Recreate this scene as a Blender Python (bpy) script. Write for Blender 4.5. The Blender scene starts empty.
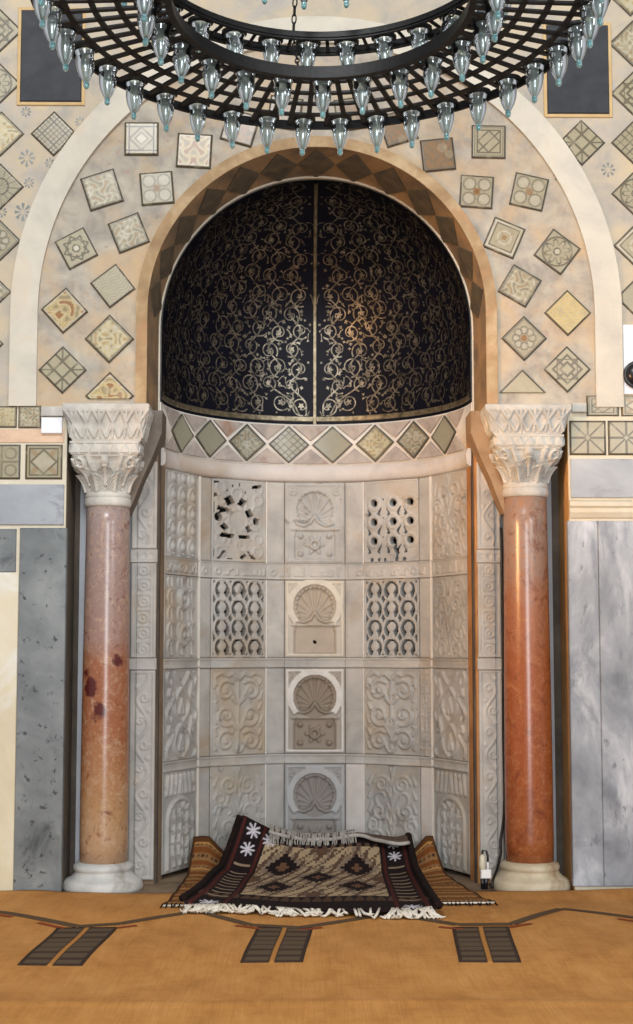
import bpy, math, random
import numpy as np
from mathutils import Vector
PI = math.pi
rnd = random.Random(7)
SC = bpy.context.scene
COL = SC.collection
rad = math.radians

# ------------------------------------------------------------------ camera
F = 1485.0
CAM = np.array([-0.10, -9.4, 1.5])
PITCH = math.atan(138 / F); YAW = math.atan(15.5 / F)
FW = np.array([math.sin(YAW) * math.cos(PITCH), math.cos(YAW) * math.cos(PITCH), math.sin(PITCH)])
RT = np.array([math.cos(YAW), -math.sin(YAW), 0.0])
UP = np.cross(RT, FW)
cd = bpy.data.cameras.new('camera'); cam = bpy.data.objects.new('camera', cd); COL.objects.link(cam)
cam.location = CAM; cam.rotation_euler = (PI / 2 + PITCH, 0, -YAW)
cd.sensor_fit = 'VERTICAL'; cd.sensor_height = 36; cd.lens = F / 1024 * 36; cd.clip_end = 200
SC.camera = cam

def ray(u, v):
    return F * FW + (u - 316.5) * RT + (512 - v) * UP
def at(u, v, Y=0.0):                      # point of the wall plane y = Y seen at a photo position
    d = ray(u, v); return CAM + d * ((Y - CAM[1]) / d[1])
def atz(u, v, z=0.0):                     # point of the floor plane seen at a photo position
    d = ray(u, v); return CAM + d * ((z - CAM[2]) / d[2])
def pix(p):
    q = np.array(p) - CAM; k = F / (q @ FW)
    return 316.5 + k * (q @ RT), 512 - k * (q @ UP)

# ------------------------------------------------------------------ materials
def lin(c):
    def f(v):
        v /= 255.0
        return v / 12.92 if v <= 0.04045 else ((v + 0.055) / 1.055) ** 2.4
    return tuple(f(v) for v in c)
def rgba(c): return (*lin(c), 1.0)

class NT:
    def __init__(s, name):
        s.m = bpy.data.materials.new(name); s.m.use_nodes = True
        s.t = s.m.node_tree; s.b = s.t.nodes['Principled BSDF']; s.co = None
    def n(s, typ, **kw):
        nd = s.t.nodes.new(typ)
        for k, v in kw.items(): setattr(nd, k, v)
        return nd
    def l(s, a, b): s.t.links.new(a, b)
    def coord(s, scale=(1, 1, 1), loc=(0, 0, 0)):
        if s.co is None: s.co = s.n('ShaderNodeTexCoord')
        mp = s.n('ShaderNodeMapping'); mp.inputs['Scale'].default_value = scale; mp.inputs['Location'].default_value = loc
        s.l(s.co.outputs['Object'], mp.inputs['Vector']); return mp.outputs['Vector']
    def noise(s, scale, detail=6, rough=.6, dist=0., sc=(1, 1, 1), loc=(0, 0, 0)):
        nd = s.n('ShaderNodeTexNoise'); nd.inputs['Scale'].default_value = scale; nd.inputs['Detail'].default_value = detail
        nd.inputs['Roughness'].default_value = rough; nd.inputs['Distortion'].default_value = dist
        s.l(s.coord(sc, loc), nd.inputs['Vector']); return nd.outputs['Fac']
    def voro(s, scale, sc=(1, 1, 1), feature='F1', out='Distance', warp=None):
        nd = s.n('ShaderNodeTexVoronoi'); nd.feature = feature; nd.inputs['Scale'].default_value = scale
        s.l(s.coord(sc), nd.inputs['Vector']); return nd.outputs[out]
    def ramp(s, fac, stops, interp='LINEAR'):
        r = s.n('ShaderNodeValToRGB'); cr = r.color_ramp; cr.interpolation = interp
        while len(cr.elements) < len(stops): cr.elements.new(.5)
        for e, (p, c) in zip(cr.elements, stops):
            e.position = p; e.color = rgba(c) if max(c) > 1.001 or len(c) == 3 else c
        s.l(fac, r.inputs['Fac']); return r.outputs['Color']
    def mask(s, fac, a, b):
        mr = s.n('ShaderNodeMapRange'); mr.inputs['From Min'].default_value = a; mr.inputs['From Max'].default_value = b
        s.l(fac, mr.inputs['Value']); return mr.outputs['Result']
    def mix(s, fac, a, b, mode='MIX'):
        mx = s.n('ShaderNodeMix', data_type='RGBA', blend_type=mode)
        if isinstance(fac, (int, float)): mx.inputs[0].default_value = fac
        else: s.l(fac, mx.inputs[0])
        for v, i in ((a, 6), (b, 7)):
            if isinstance(v, tuple): mx.inputs[i].default_value = rgba(v)
            else: s.l(v, mx.inputs[i])
        return mx.outputs[2]
    def mul(s, a, b):
        m = s.n('ShaderNodeMath', operation='MULTIPLY')
        for v, i in ((a, 0), (b, 1)):
            if isinstance(v, (int, float)): m.inputs[i].default_value = v
            else: s.l(v, m.inputs[i])
        return m.outputs[0]
    def bump(s, h, st=.3, d=.01):
        b = s.n('ShaderNodeBump'); b.inputs['Strength'].default_value = st; b.inputs['Distance'].default_value = d
        s.l(h, b.inputs['Height']); s.l(b.outputs['Normal'], s.b.inputs['Normal'])
    def fin(s, colr, rough=.6, spec=.4, metal=0.):
        if isinstance(colr, tuple): s.b.inputs['Base Color'].default_value = rgba(colr)
        else: s.l(colr, s.b.inputs['Base Color'])
        if isinstance(rough, (int, float)): s.b.inputs['Roughness'].default_value = rough
        else: s.l(rough, s.b.inputs['Roughness'])
        s.b.inputs['Specular IOR Level'].default_value = spec; s.b.inputs['Metallic'].default_value = metal
        return s.m

def stone(name, cols, scale=3, stain=None, stain_scale=1.3, rough=.6, bump=.15, spec=.4, lo=.3, hi=.7, speck=None, speck_scale=30, sc=(1, 1, 1), st=(.5, .72)):
    t = NT(name); n = t.noise(scale, 8, .62, .4, sc)
    k = len(cols)
    c = t.ramp(n, [(lo + (hi - lo) * i / max(1, k - 1), cc) for i, cc in enumerate(cols)])
    if stain: c = t.mix(t.mask(t.noise(stain_scale, 6, .65, .8, sc, (3.1, 1.7, 5.2)), *st), c, stain)
    if speck: c = t.mix(t.mask(t.noise(speck_scale, 3, .6, .2, sc, (9, 2, 4)), .62, .7), c, speck)
    t.bump(t.noise(22, 8, .7), bump, .01)
    return t.fin(c, rough, spec)

def vcol(name, rough=.5, spec=.4, var=.25, nscale=12, bump=.1, tint=(120, 100, 80)):
    t = NT(name); a = t.n('ShaderNodeVertexColor'); a.layer_name = 'Col'
    c = t.mix(t.mul(t.mask(t.noise(nscale, 6, .7), .45, .75), var), a.outputs['Color'], tint)
    t.bump(t.noise(60, 5, .7), bump, .005)
    return t.fin(c, rough, spec)

M = {}
M['spandrel'] = stone('spandrel_plaster', [(136, 131, 123), (170, 162, 149), (190, 182, 164)], 6.0, (190, 164, 130), 2.6, .85, .25, .2, st=(.45, .7), speck=(170, 150, 135), speck_scale=16)
M['outer'] = stone('outer_plaster', [(160, 155, 148), (184, 172, 152), (198, 180, 148)], 4.0, (172, 168, 166), 2.6, .85, .2, .2, st=(.52, .75))
M['band'] = stone('pale_stone', [(184, 178, 166), (200, 193, 178), (210, 202, 184)], 3, (204, 186, 160), 2, .75, .2, .3, st=(.55, .75))
M['rim'] = stone('ochre_rim', [(134, 108, 80), (164, 138, 104), (196, 174, 140)], 4, (170, 130, 96), 3, .8, .25, .2)
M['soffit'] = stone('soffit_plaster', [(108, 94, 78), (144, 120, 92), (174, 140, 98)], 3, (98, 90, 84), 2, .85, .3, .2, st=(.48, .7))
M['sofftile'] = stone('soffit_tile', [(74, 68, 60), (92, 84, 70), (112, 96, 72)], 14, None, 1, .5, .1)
M['marble'] = stone('carved_marble', [(142, 140, 136), (167, 165, 160), (186, 183, 177)], 2.4, (168, 148, 120), 1.4, .6, .25, .35, st=(.48, .74), speck=(132, 126, 118), speck_scale=8)
M['marble2'] = stone('strip_marble', [(148, 146, 142), (170, 167, 161), (188, 184, 177)], 3.2, (158, 138, 112), 1.7, .6, .2, .35, st=(.52, .75))
M['cornice'] = stone('cornice_plaster', [(182, 176, 170), (198, 192, 186), (210, 204, 198)], 3, (184, 166, 146), 1.6, .8, .15, .3, st=(.55, .75))
M['grout'] = stone('white_grout', [(205, 198, 188), (222, 216, 206)], 8, None, 1, .85, .2, .2)
M['jambL'] = stone('jamb_plaster_shaded', [(112, 96, 80), (134, 114, 92), (150, 132, 110)], 3, (96, 84, 72), 2, .85, .3, .2)  # left jamb plaster with shade put into the colour; floor reuses it
M['jambR'] = stone('jamb_plaster_lit', [(150, 104, 62), (176, 126, 78), (190, 146, 100)], 3, (140, 100, 66), 2, .85, .3, .2)  # same jamb plaster, warm light put into the colour
M['frtri'] = stone('frieze_triangle', [(146, 138, 132), (166, 157, 150), (184, 172, 160)], 7, (150, 116, 92), 3, .7, .15, .3, st=(.6, .75))
M['frtile'] = stone('frieze_tile', [(142, 140, 130), (160, 157, 144), (172, 164, 140)], 7, (138, 126, 92), 3, .45, .1, .4, st=(.56, .75))
M['grey'] = stone('grey_slab', [(92, 96, 97), (116, 120, 120), (140, 143, 141)], 2.6, (66, 70, 72), 3.5, .34, .1, .5, st=(.58, .72), speck=(52, 56, 58), speck_scale=22)
M['greylight'] = stone('pale_grey_slab', [(106, 110, 116), (150, 154, 160), (206, 208, 212)], 3.4, (92, 96, 104), 2.6, .3, .1, .5, st=(.54, .72), speck=(116, 120, 126), speck_scale=18, sc=(1, 1, .45))
M['greyband'] = stone('blue_grey_band', [(140, 144, 150), (160, 164, 168), (178, 180, 182)], 2.5, (118, 122, 130), 5, .4, .1, .4, sc=(.5, 1, 1), st=(.58, .72))
M['creamslab'] = stone('cream_slab', [(196, 183, 152), (212, 200, 170), (222, 214, 196)], 1.6, (222, 222, 220), 1.0, .35, .06, .5, st=(.55, .7))
M['joint'] = stone('cream_joint', [(200, 190, 168), (216, 207, 186)], 6, None, 1, .8, .2, .2)
M['pink'] = stone('pink_plaster', [(206, 172, 144), (222, 192, 164)], 5, (190, 160, 140), 3, .85, .2, .2)
M['recback'] = stone('recess_plaster', [(66, 60, 54), (84, 76, 68), (98, 90, 80)], 4, None, 1, .9, .2, .2)  # dark plaster of the recess back
M['recstrip'] = stone('recess_marble', [(150, 154, 160), (172, 176, 182)], 3, None, 1, .6, .1, .3)
M['retL'] = stone('return_plaster_shaded', [(104, 94, 82), (126, 114, 98)], 4, None, 1, .85, .2, .2)  # left return, its shaded side painted into the tone
M['retR'] = stone('return_plaster_lit', [(178, 136, 84), (200, 160, 108)], 4, None, 1, .85, .2, .2)  # right return, warm glow painted into the tone
M['corbL'] = stone('corbel_stone_shaded', [(100, 92, 84), (124, 114, 104)], 6, (84, 74, 66), 3, .85, .3, .2)  # left corbel, darkened in colour for its shaded slope
M['corbR'] = stone('corbel_stone_lit', [(140, 116, 92), (168, 140, 110)], 6, (130, 100, 72), 3, .85, .3, .2)  # right corbel, same stone coloured as warmly lit
M['capital'] = stone('capital_marble', [(160, 158, 152), (188, 185, 177), (206, 203, 194)], 5, (176, 164, 146), 2.5, .7, .25, .3, st=(.55, .75))
M['base'] = stone('base_marble', [(168, 168, 164), (190, 189, 183), (204, 202, 194)], 4, (140, 134, 122), 3, .5, .25, .4, st=(.55, .72))
M['baseR'] = stone('base_marble_warm', [(172, 156, 130), (194, 180, 152), (206, 194, 170)], 4, (150, 120, 84), 3, .5, .25, .4, st=(.55, .72))
M['slate'] = stone('dark_slate', [(40, 42, 46), (50, 52, 56), (60, 61, 64)], 6, None, 1, .6, .2, .3)
M['void'] = stone('masonry_in_shade', [(36, 34, 32), (50, 47, 44)], 6, None, 1, .9, .2, .2)  # dark tone carries the shade of the cavity
M['slateframe'] = stone('plaque_mortar', [(186, 156, 110), (206, 178, 132)], 6, None, 1, .85, .3, .2)
M['darkwood'] = stone('dome_paint', [(5, 6, 14), (9, 11, 24), (13, 15, 26)], 5, None, 1, .5, .12, .14)
t = NT('gilt_paint'); M['gilt'] = t.fin(t.ramp(t.noise(20, 6, .7), [(.34, (58, 54, 47)), (.5, (112, 106, 94)), (.66, (160, 152, 136))]), .42, .5, .88)
t = NT('gilt_rail'); M['giltrail'] = t.fin(t.ramp(t.noise(20, 6, .7), [(.35, (90, 82, 66)), (.6, (150, 140, 116)), (.75, (180, 168, 140))]), .42, .5, .75)
t = NT('black_iron'); t.bump(t.noise(40, 5, .7), .3, .004); M['iron'] = t.fin(t.ramp(t.noise(14, 5), [(.3, (12, 12, 13)), (.7, (27, 26, 26))]), .5, .45, .3)
M['black'] = NT('black_plastic').fin((20, 20, 24), .3, .5)
M['white'] = NT('white_plastic').fin((232, 228, 222), .4, .5)
M['whitepanel'] = stone('white_panel', [(226, 226, 230), (238, 238, 240)], 3, None, 1, .6, .05, .3)
M['cord'] = NT('black_cable').fin((26, 23, 21), .5, .4)
M['cream'] = NT('cream_plastic').fin((206, 196, 172), .45, .4)
M['tile'] = vcol('lustre_tile', .3, .5, .35, 14, .08, (124, 110, 84))
M['shellstone'] = vcol('sooty_marble', .6, .35, .3, 7, .2, (126, 116, 104))
M['rug'] = vcol('rug_pile', .95, .1, .25, 40, .8, (30, 20, 16))
M['kilim'] = vcol('kilim_weave', .95, .1, .3, 30, .6, (70, 40, 20))
M['matmotif'] = vcol('mat_motif', .95, .1, .25, 60, .4, (110, 72, 40))
M['fringe'] = stone('wool_fringe', [(196, 186, 168), (226, 218, 204)], 20, None, 1, .95, .3, .1)
M['fringe2'] = stone('grey_wool_fringe', [(140, 134, 126), (176, 170, 160)], 20, None, 1, .95, .3, .1)
M['backing'] = stone('rug_underside', [(74, 60, 52), (108, 92, 80)], 18, None, 1, .95, .4, .1)
M['rugedge'] = stone('rug_binding', [(150, 144, 136), (184, 178, 170)], 18, None, 1, .95, .4, .1)
M['darkwool'] = stone('dark_wool', [(24, 18, 17), (40, 28, 26)], 18, None, 1, .95, .4, .1)

# straw mat: fine weave lines across and long fibres
t = NT('straw_mat')
c = t.ramp(t.noise(5, 8, .7, .3, (1.0, .5, 1)), [(.3, (168, 112, 54)), (.5, (190, 132, 68)), (.72, (206, 150, 86))])
c = t.mix(t.mul(t.mask(t.noise(42, 4, .7, 0, (3.0, .05, 1)), .45, .7), .45), c, (156, 100, 46))
c = t.mix(t.mul(t.mask(t.noise(30, 4, .7, 0, (.08, 2.4, 1)), .5, .7), .35), c, (206, 150, 84))
w = t.n('ShaderNodeTexWave'); w.inputs['Scale'].default_value = 60; w.bands_direction = 'X'; t.l(t.coord(), w.inputs['Vector'])
t.bump(w.outputs['Fac'], .25, .004); M['mat'] = t.fin(c, .8, .25)

# column marbles
def col_mat(name, stops, pale, dark, dk, blot=None):
    t = NT(name); co = t.n('ShaderNodeTexCoord'); sx = t.n('ShaderNodeSeparateXYZ'); t.l(co.outputs['Object'], sx.inputs[0])
    wob = t.n('ShaderNodeMath', operation='MULTIPLY_ADD'); t.l(t.noise(3, 5), wob.inputs[0]); wob.inputs[1].default_value = .7; t.l(sx.outputs['Z'], wob.inputs[2])
    c = t.ramp(t.mask(wob.outputs[0], .35, 2.75), stops)
    c = t.mix(t.mul(t.mask(t.noise(9, 9, .75, 1.5), .5, .64), .55), c, pale)
    c = t.mix(t.mul(t.mask(t.noise(7, 9, .72, 1.2, (1, 1, .8), (4, 7, 1)), *dk), .85), c, dark)
    c = t.mix(t.mul(t.mask(t.noise(34, 6, .7, .6), .55, .68), .5), c, pale)
    c = t.mix(t.mul(t.mask(t.noise(26, 6, .7, .6, (1, 1, 1), (2, 8, 3)), .56, .68), .6), c, dark)
    if blot:
        for bx, by, bz, br in blot:
            g = t.n('ShaderNodeVectorMath', operation='DISTANCE'); g.inputs[1].default_value = (bx, by, bz); t.l(co.outputs['Object'], g.inputs[0])
            ad = t.n('ShaderNodeMath', operation='MULTIPLY_ADD'); t.l(t.noise(12, 5, .7), ad.inputs[0]); ad.inputs[1].default_value = .16; t.l(g.outputs['Value'], ad.inputs[2])
            c = t.mix(t.mask(ad.outputs[0], br + .09, br + .065), c, (84, 30, 26))
    return t.fin(c, .27, .5)
M['shaftL'] = col_mat('pink_breccia', [(0, (178, 148, 120)), (.2, (168, 128, 88)), (.42, (152, 94, 60)), (.58, (150, 94, 64)), (.68, (152, 120, 108)), (1, (146, 130, 126))],
                      (190, 162, 132), (104, 44, 32), (.585, .68), [(-.09, -.14, 1.27, .06), (-.02, -.15, 1.12, .05), (-.12, -.1, 1.36, .03), (.09, -.12, 1.43, .025)])
M['shaftR'] = col_mat('red_marble', [(0, (146, 84, 48)), (.3, (144, 74, 36)), (.58, (146, 80, 42)), (.76, (152, 98, 68)), (.9, (152, 128, 114))],
                      (172, 116, 74), (106, 50, 26), (.52, .68))

# thin blown glass
t = NT('clear_glass'); t.t.nodes.remove(t.b)
lw = t.n('ShaderNodeLayerWeight'); lw.inputs['Blend'].default_value = .45
tr = t.n('ShaderNodeBsdfTransparent'); tr.inputs['Color'].default_value = (.80, .88, .88, 1)
gl = t.n('ShaderNodeBsdfGlossy'); gl.inputs['Color'].default_value = (.92, .97, 1, 1); gl.inputs['Roughness'].default_value = .07
df = t.n('ShaderNodeBsdfTranslucent'); df.inputs['Color'].default_value = (.62, .72, .72, 1)
m0 = t.n('ShaderNodeMixShader'); m0.inputs[0].default_value = .42; t.l(tr.outputs[0], m0.inputs[1]); t.l(df.outputs[0], m0.inputs[2])
mx = t.n('ShaderNodeMixShader'); t.l(lw.outputs['Fresnel'], mx.inputs[0]); t.l(m0.outputs[0], mx.inputs[1]); t.l(gl.outputs[0], mx.inputs[2])
t.l(mx.outputs[0], t.t.nodes['Material Output'].inputs['Surface']); M['glass'] = t.m
t = NT('teal_glass'); t.b.inputs['Transmission Weight'].default_value = .6; M['teal'] = t.fin((128, 184, 188), .12, .6)
M['glint_core'] = NT('glint_white').fin((236, 240, 240), .25, .6)  # white standing in for bright reflections inside the lamp glass

# ------------------------------------------------------------------ object helpers
def tag(o, label=None, cat=None, group=None, kind=None):
    if label: o['label'] = label
    if cat: o['category'] = cat
    if group: o['group'] = group
    if kind: o['kind'] = kind
    return o
def empty(name, loc, label, cat, group=None, kind=None):
    o = bpy.data.objects.new(name, None); o.location = loc; o.empty_display_size = .1
    COL.objects.link(o); return tag(o, label, cat, group, kind)
def put(name, verts, faces, mat, parent=None, smooth=None, col=None):
    """verts in place coordinates; stored relative to the parent's base"""
    v = np.asarray(verts, float).reshape(-1, 3)
    if parent is not None:
        p = parent
        while p is not None:
            v = v - np.array(p.location); p = p.parent
    me = bpy.data.meshes.new(name); me.from_pydata(v.tolist(), [], faces)
    if smooth is not None:
        me.polygons.foreach_set('use_smooth', np.broadcast_to(np.asarray(smooth, bool), (len(me.polygons),)).copy())
    if col is not None:
        a = me.color_attributes.new('Col', 'FLOAT_COLOR', 'POINT')
        cc = np.ones((len(v), 4), np.float32); cc[:, :3] = col
        a.data.foreach_set('color', cc.ravel())
    if mat is not None: me.materials.append(mat)
    me.update()
    o = bpy.data.objects.new(name, me); COL.objects.link(o)
    if parent is not None: o.parent = parent
    return o

class MB:
    def __init__(s): s.v = []; s.f = []; s.s = []
    def add(s, vs, fs, sm=False):
        k = len(s.v); s.v += [tuple(map(float, p)) for p in vs]; s.f += [tuple(i + k for i in f) for f in fs]; s.s += [sm] * len(fs)
    def box(s, a, b, bev=0.0):
        x0, y0, z0 = a; x1, y1, z1 = b
        if bev <= 0:
            s.add([(x0, y0, z0), (x1, y0, z0), (x1, y1, z0), (x0, y1, z0), (x0, y0, z1), (x1, y0, z1), (x1, y1, z1), (x0, y1, z1)],
                  [(3, 2, 1, 0), (4, 5, 6, 7), (0, 1, 5, 4), (1, 2, 6, 5), (2, 3, 7, 6), (3, 0, 4, 7)])
        else:                              # front (-y) edges chamfered
            b_ = bev
            s.add([(x0, y1, z0), (x1, y1, z0), (x1, y1, z1), (x0, y1, z1), (x0, y0 + b_, z0), (x1, y0 + b_, z0), (x1, y0 + b_, z1), (x0, y0 + b_, z1),
                   (x0 + b_, y0, z0 + b_), (x1 - b_, y0, z0 + b_), (x1 - b_, y0, z1 - b_), (x0 + b_, y0, z1 - b_)],
                  [(0, 3, 2, 1), (0, 1, 5, 4), (1, 2, 6, 5), (2, 3, 7, 6), (3, 0, 4, 7), (4, 5, 9, 8), (5, 6, 10, 9), (6, 7, 11, 10), (7, 4, 8, 11), (8, 9, 10, 11)])
    def tube(s, pts, r, n=8, closed=False, cap=True):
        pts = [np.array(p, float) for p in pts]; m = len(pts); rings = []
        rr = r if hasattr(r, '__len__') else [r] * m
        ref = None
        for i in range(m):
            a = pts[(i - 1) % m] if (closed or i > 0) else pts[i]
            b = pts[(i + 1) % m] if (closed or i < m - 1) else pts[i]
            d = b - a; d /= (np.linalg.norm(d) + 1e-9)
            if ref is None or abs(ref @ d) > .97: ref = np.array([0, 0, 1.]) if abs(d[2]) < .9 else np.array([1., 0, 0])
            u = np.cross(d, ref); u /= np.linalg.norm(u); w = np.cross(u, d); ref = w
            rings.append([pts[i] + rr[i] * (math.cos(2 * PI * k / n) * u + math.sin(2 * PI * k / n) * w) for k in range(n)])
        vs = [p for R_ in rings for p in R_]; fs = []
        for i in range(m if closed else m - 1):
            j = (i + 1) % m
            for k in range(n): fs.append((i * n + k, i * n + (k + 1) % n, j * n + (k + 1) % n, j * n + k))
        if cap and not closed: fs += [tuple(range(n))[::-1], tuple((m - 1) * n + k for k in range(n))]
        s.add(vs, fs, True)
    def lathe(s, prof, c=(0, 0, 0), n=48, cap=True):
        m = len(prof); vs = []; fs = []
        for r, z in prof:
            for k in range(n): vs.append((c[0] + r * math.cos(2 * PI * k / n), c[1] + r * math.sin(2 * PI * k / n), c[2] + z))
        for i in range(m - 1):
            for k in range(n): fs.append((i * n + k, i * n + (k + 1) % n, (i + 1) * n + (k + 1) % n, (i + 1) * n + k))
        if cap: fs += [tuple(range(n))[::-1], tuple((m - 1) * n + k for k in range(n))]
        s.add(vs, fs, True)
    def hoop(s, c, r0, r1, z0, z1, n=120, r0b=None, r1b=None):    # ring of rectangular section
        r0b = r0 if r0b is None else r0b; r1b = r1 if r1b is None else r1b
        vs = []; fs = []
        for k in range(n):
            a = 2 * PI * k / n; ca, sa = math.cos(a), math.sin(a)
            for r, z in ((r0, z0), (r1, z0), (r1b, z1), (r0b, z1)): vs.append((c[0] + r * ca, c[1] + r * sa, c[2] + z))
        for k in range(n):
            j = (k + 1) % n
            for q in range(4): fs.append((k * 4 + q, j * 4 + q, j * 4 + (q + 1) % 4, k * 4 + (q + 1) % 4))
        s.add(vs, fs)
    def build(s, name, mat, parent=None):
        return put(name, s.v, s.f, mat, parent, s.s)

def hf(name, X, Y, posf, H, mat, parent=None, mask=None, skirt=.02, col=None, smooth=True):
    """height field: grid X, Y (ny+1, nx+1), height H; cells with mask False are holes; rim walls of depth skirt"""
    ny, nx = X.shape[0] - 1, X.shape[1] - 1
    top = posf(X, Y, H).reshape(-1, 3); N = len(top)
    bot = posf(X, Y, np.full_like(X, -skirt)).reshape(-1, 3)
    if mask is None: mask = np.ones((ny, nx), bool)
    idx = np.arange(N).reshape(ny + 1, nx + 1)
    a, b, c, d = idx[:-1, :-1][mask], idx[:-1, 1:][mask], idx[1:, 1:][mask], idx[1:, :-1][mask]
    faces = np.stack([a, b, c, d], 1)
    P = np.pad(mask, 1)
    sk = []
    hi = P[1:, 1:-1].astype(int) - P[:-1, 1:-1].astype(int)        # (ny+1, nx)
    for j, i in zip(*np.nonzero(hi)):
        p, q = idx[j, i], idx[j, i + 1]
        sk.append((p, p + N, q + N, q) if hi[j, i] > 0 else (q, q + N, p + N, p))
    vi = P[1:-1, 1:].astype(int) - P[1:-1, :-1].astype(int)        # (ny, nx+1)
    for j, i in zip(*np.nonzero(vi)):
        p, q = idx[j, i], idx[j + 1, i]
        sk.append((q, q + N, p + N, p) if vi[j, i] > 0 else (p, p + N, q + N, q))
    allf = np.concatenate([faces, np.array(sk)]) if sk else faces
    used, inv = np.unique(allf, return_inverse=True); allf = inv.reshape(allf.shape)
    V = np.concatenate([top, bot])[used]
    cc = None
    if col is not None:
        c3 = col.reshape(-1, 3); cc = np.concatenate([c3, c3])[used]
    sm = np.zeros(len(allf), bool); sm[:len(faces)] = smooth
    return put(name, V, allf.tolist(), mat, parent, sm, cc)

def grid(w, h, step):
    nx, ny = max(2, int(round(w / step))), max(2, int(round(h / step)))
    return np.meshgrid(np.linspace(-w / 2, w / 2, nx + 1), np.linspace(0, h, ny + 1))

# ------------------------------------------------------------------ 2-D relief drawing
def seg(X, Y, x0, y0, x1, y1, w0, w1=None):
    w1 = w0 if w1 is None else w1
    dx, dy = x1 - x0, y1 - y0; L = dx * dx + dy * dy + 1e-12
    tt = np.clip(((X - x0) * dx + (Y - y0) * dy) / L, 0, 1)
    d = np.hypot(X - x0 - tt * dx, Y - y0 - tt * dy); w = w0 + (w1 - w0) * tt
    return np.sqrt(np.clip(1 - (d / w) ** 2, 0, 1))
def stroke(X, Y, pts, w0, w1=None):
    w1 = w0 if w1 is None else w1; h = np.zeros_like(X); n = len(pts) - 1
    for i in range(n):
        a, b = w0 + (w1 - w0) * i / n, w0 + (w1 - w0) * (i + 1) / n
        h = np.maximum(h, seg(X, Y, *pts[i], *pts[i + 1], a, b))
    return h
def spir(cx, cy, r0, r1, a0, a1, n=18):
    return [(cx + (r0 + (r1 - r0) * k / n) * math.cos(rad(a0 + (a1 - a0) * k / n)), cy + (r0 + (r1 - r0) * k / n) * math.sin(rad(a0 + (a1 - a0) * k / n))) for k in range(n + 1)]
def ringh(X, Y, cx, cy, r, w): return np.sqrt(np.clip(1 - ((np.hypot(X - cx, Y - cy) - r) / w) ** 2, 0, 1))
def disc(X, Y, cx, cy, r): return np.hypot(X - cx, Y - cy) < r
def dome(X, Y, cx, cy, r): return np.sqrt(np.clip(1 - (np.hypot(X - cx, Y - cy) / r) ** 2, 0, 1))
def rect(X, Y, x0, y0, x1, y1): return (X > x0) & (X < x1) & (Y > y0) & (Y < y1)
def frame(X, Y, hr, m, w):
    d = np.minimum(np.minimum(X + .5, .5 - X), np.minimum(Y, hr - Y)); return np.where((d > m) & (d < m + w), 1., 0.)
def inside(X, Y, hr, m): return np.minimum(np.minimum(X + .5, .5 - X), np.minimum(Y, hr - Y)) > m

def mxs(h, q, k=1.0, o=0.0): return np.where(q > 0, np.maximum(h, q * k + o), h)
def p_shell(X, Y, hr, kind):
    h = np.zeros_like(X); cy = hr * .665; R = .325
    r = np.hypot(X, Y - cy); hub = (0, cy - .17)
    h += np.where(frame(X, Y, hr, .02, .045) > 0, .7 if kind else .35, 0)
    ang = np.arctan2(Y - hub[1], X)
    rib = .5 + .5 * np.abs(np.cos(ang * 9))
    lobe = (r < R) & ~((np.abs(X) < .30) & (Y < cy - .19 - .09 * np.cos(X * 2 * PI / .40 + PI)))
    h = np.where(lobe, -2.4 + 1.3 * rib ** 1.5 + .5 * (r / R) ** 4, h)
    for k in range(19):                                  # scalloped rim of the shell
        a = rad(-30 + 240 * k / 18); h = np.maximum(h, np.where(disc(X, Y, R * math.cos(a), cy + R * math.sin(a), .034), .05, -9))
    arcs = (np.arctan2(Y - cy, X) > rad(-42)) | (np.arctan2(Y - cy, X) < rad(-138))
    if kind: h = np.maximum(h, np.where((np.abs(r - .405) < .055) & arcs, .9, -9))
    h = mxs(h, 1.0 * stroke(X, Y, [(-.30, cy - .24), (-.18, cy - .27), (-.07, cy - .22), (0, cy - .10), (.07, cy - .22), (.18, cy - .27), (.30, cy - .24)], .028))
    y1 = hr * .40
    h = np.where(rect(X, Y, -.40, y1, -.30, y1 + .05) | rect(X, Y, .30, y1, .40, y1 + .05), .8, h)
    box = (np.abs(X) < .32 + .02 * np.sin(Y / y1 * PI)) & (Y > .085) & (Y < y1)
    h = np.where(box, -1.3, h)
    if kind != 2:
        ry = (y1 + .085) / 2
        ros = np.hypot(X, Y - ry); an = np.arctan2(Y - ry, X)
        h = np.maximum(h, np.where(ros < .13 + .04 * np.cos(an * 6), -.55 - .5 * (ros < .06), -9))
        h = mxs(h, ringh(X, Y, 0, ry, .07, .025), .9, -.5)
        for sx in (-1, 1):
            for sy in (-1, 1): h = mxs(h, dome(X, Y, sx * .24, ry + sy * .15, .05), 1, -1.1)
    hole = disc(X, Y, 0, hr * .2, .035) if kind == 2 else np.zeros_like(X, bool)
    for sx in (-1, 1): h = mxs(h, .6 * stroke(X, Y, spir(sx * .37, hr - .16, .07, .02, 90, 90 + sx * 400), .02))
    return h, hole
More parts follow.
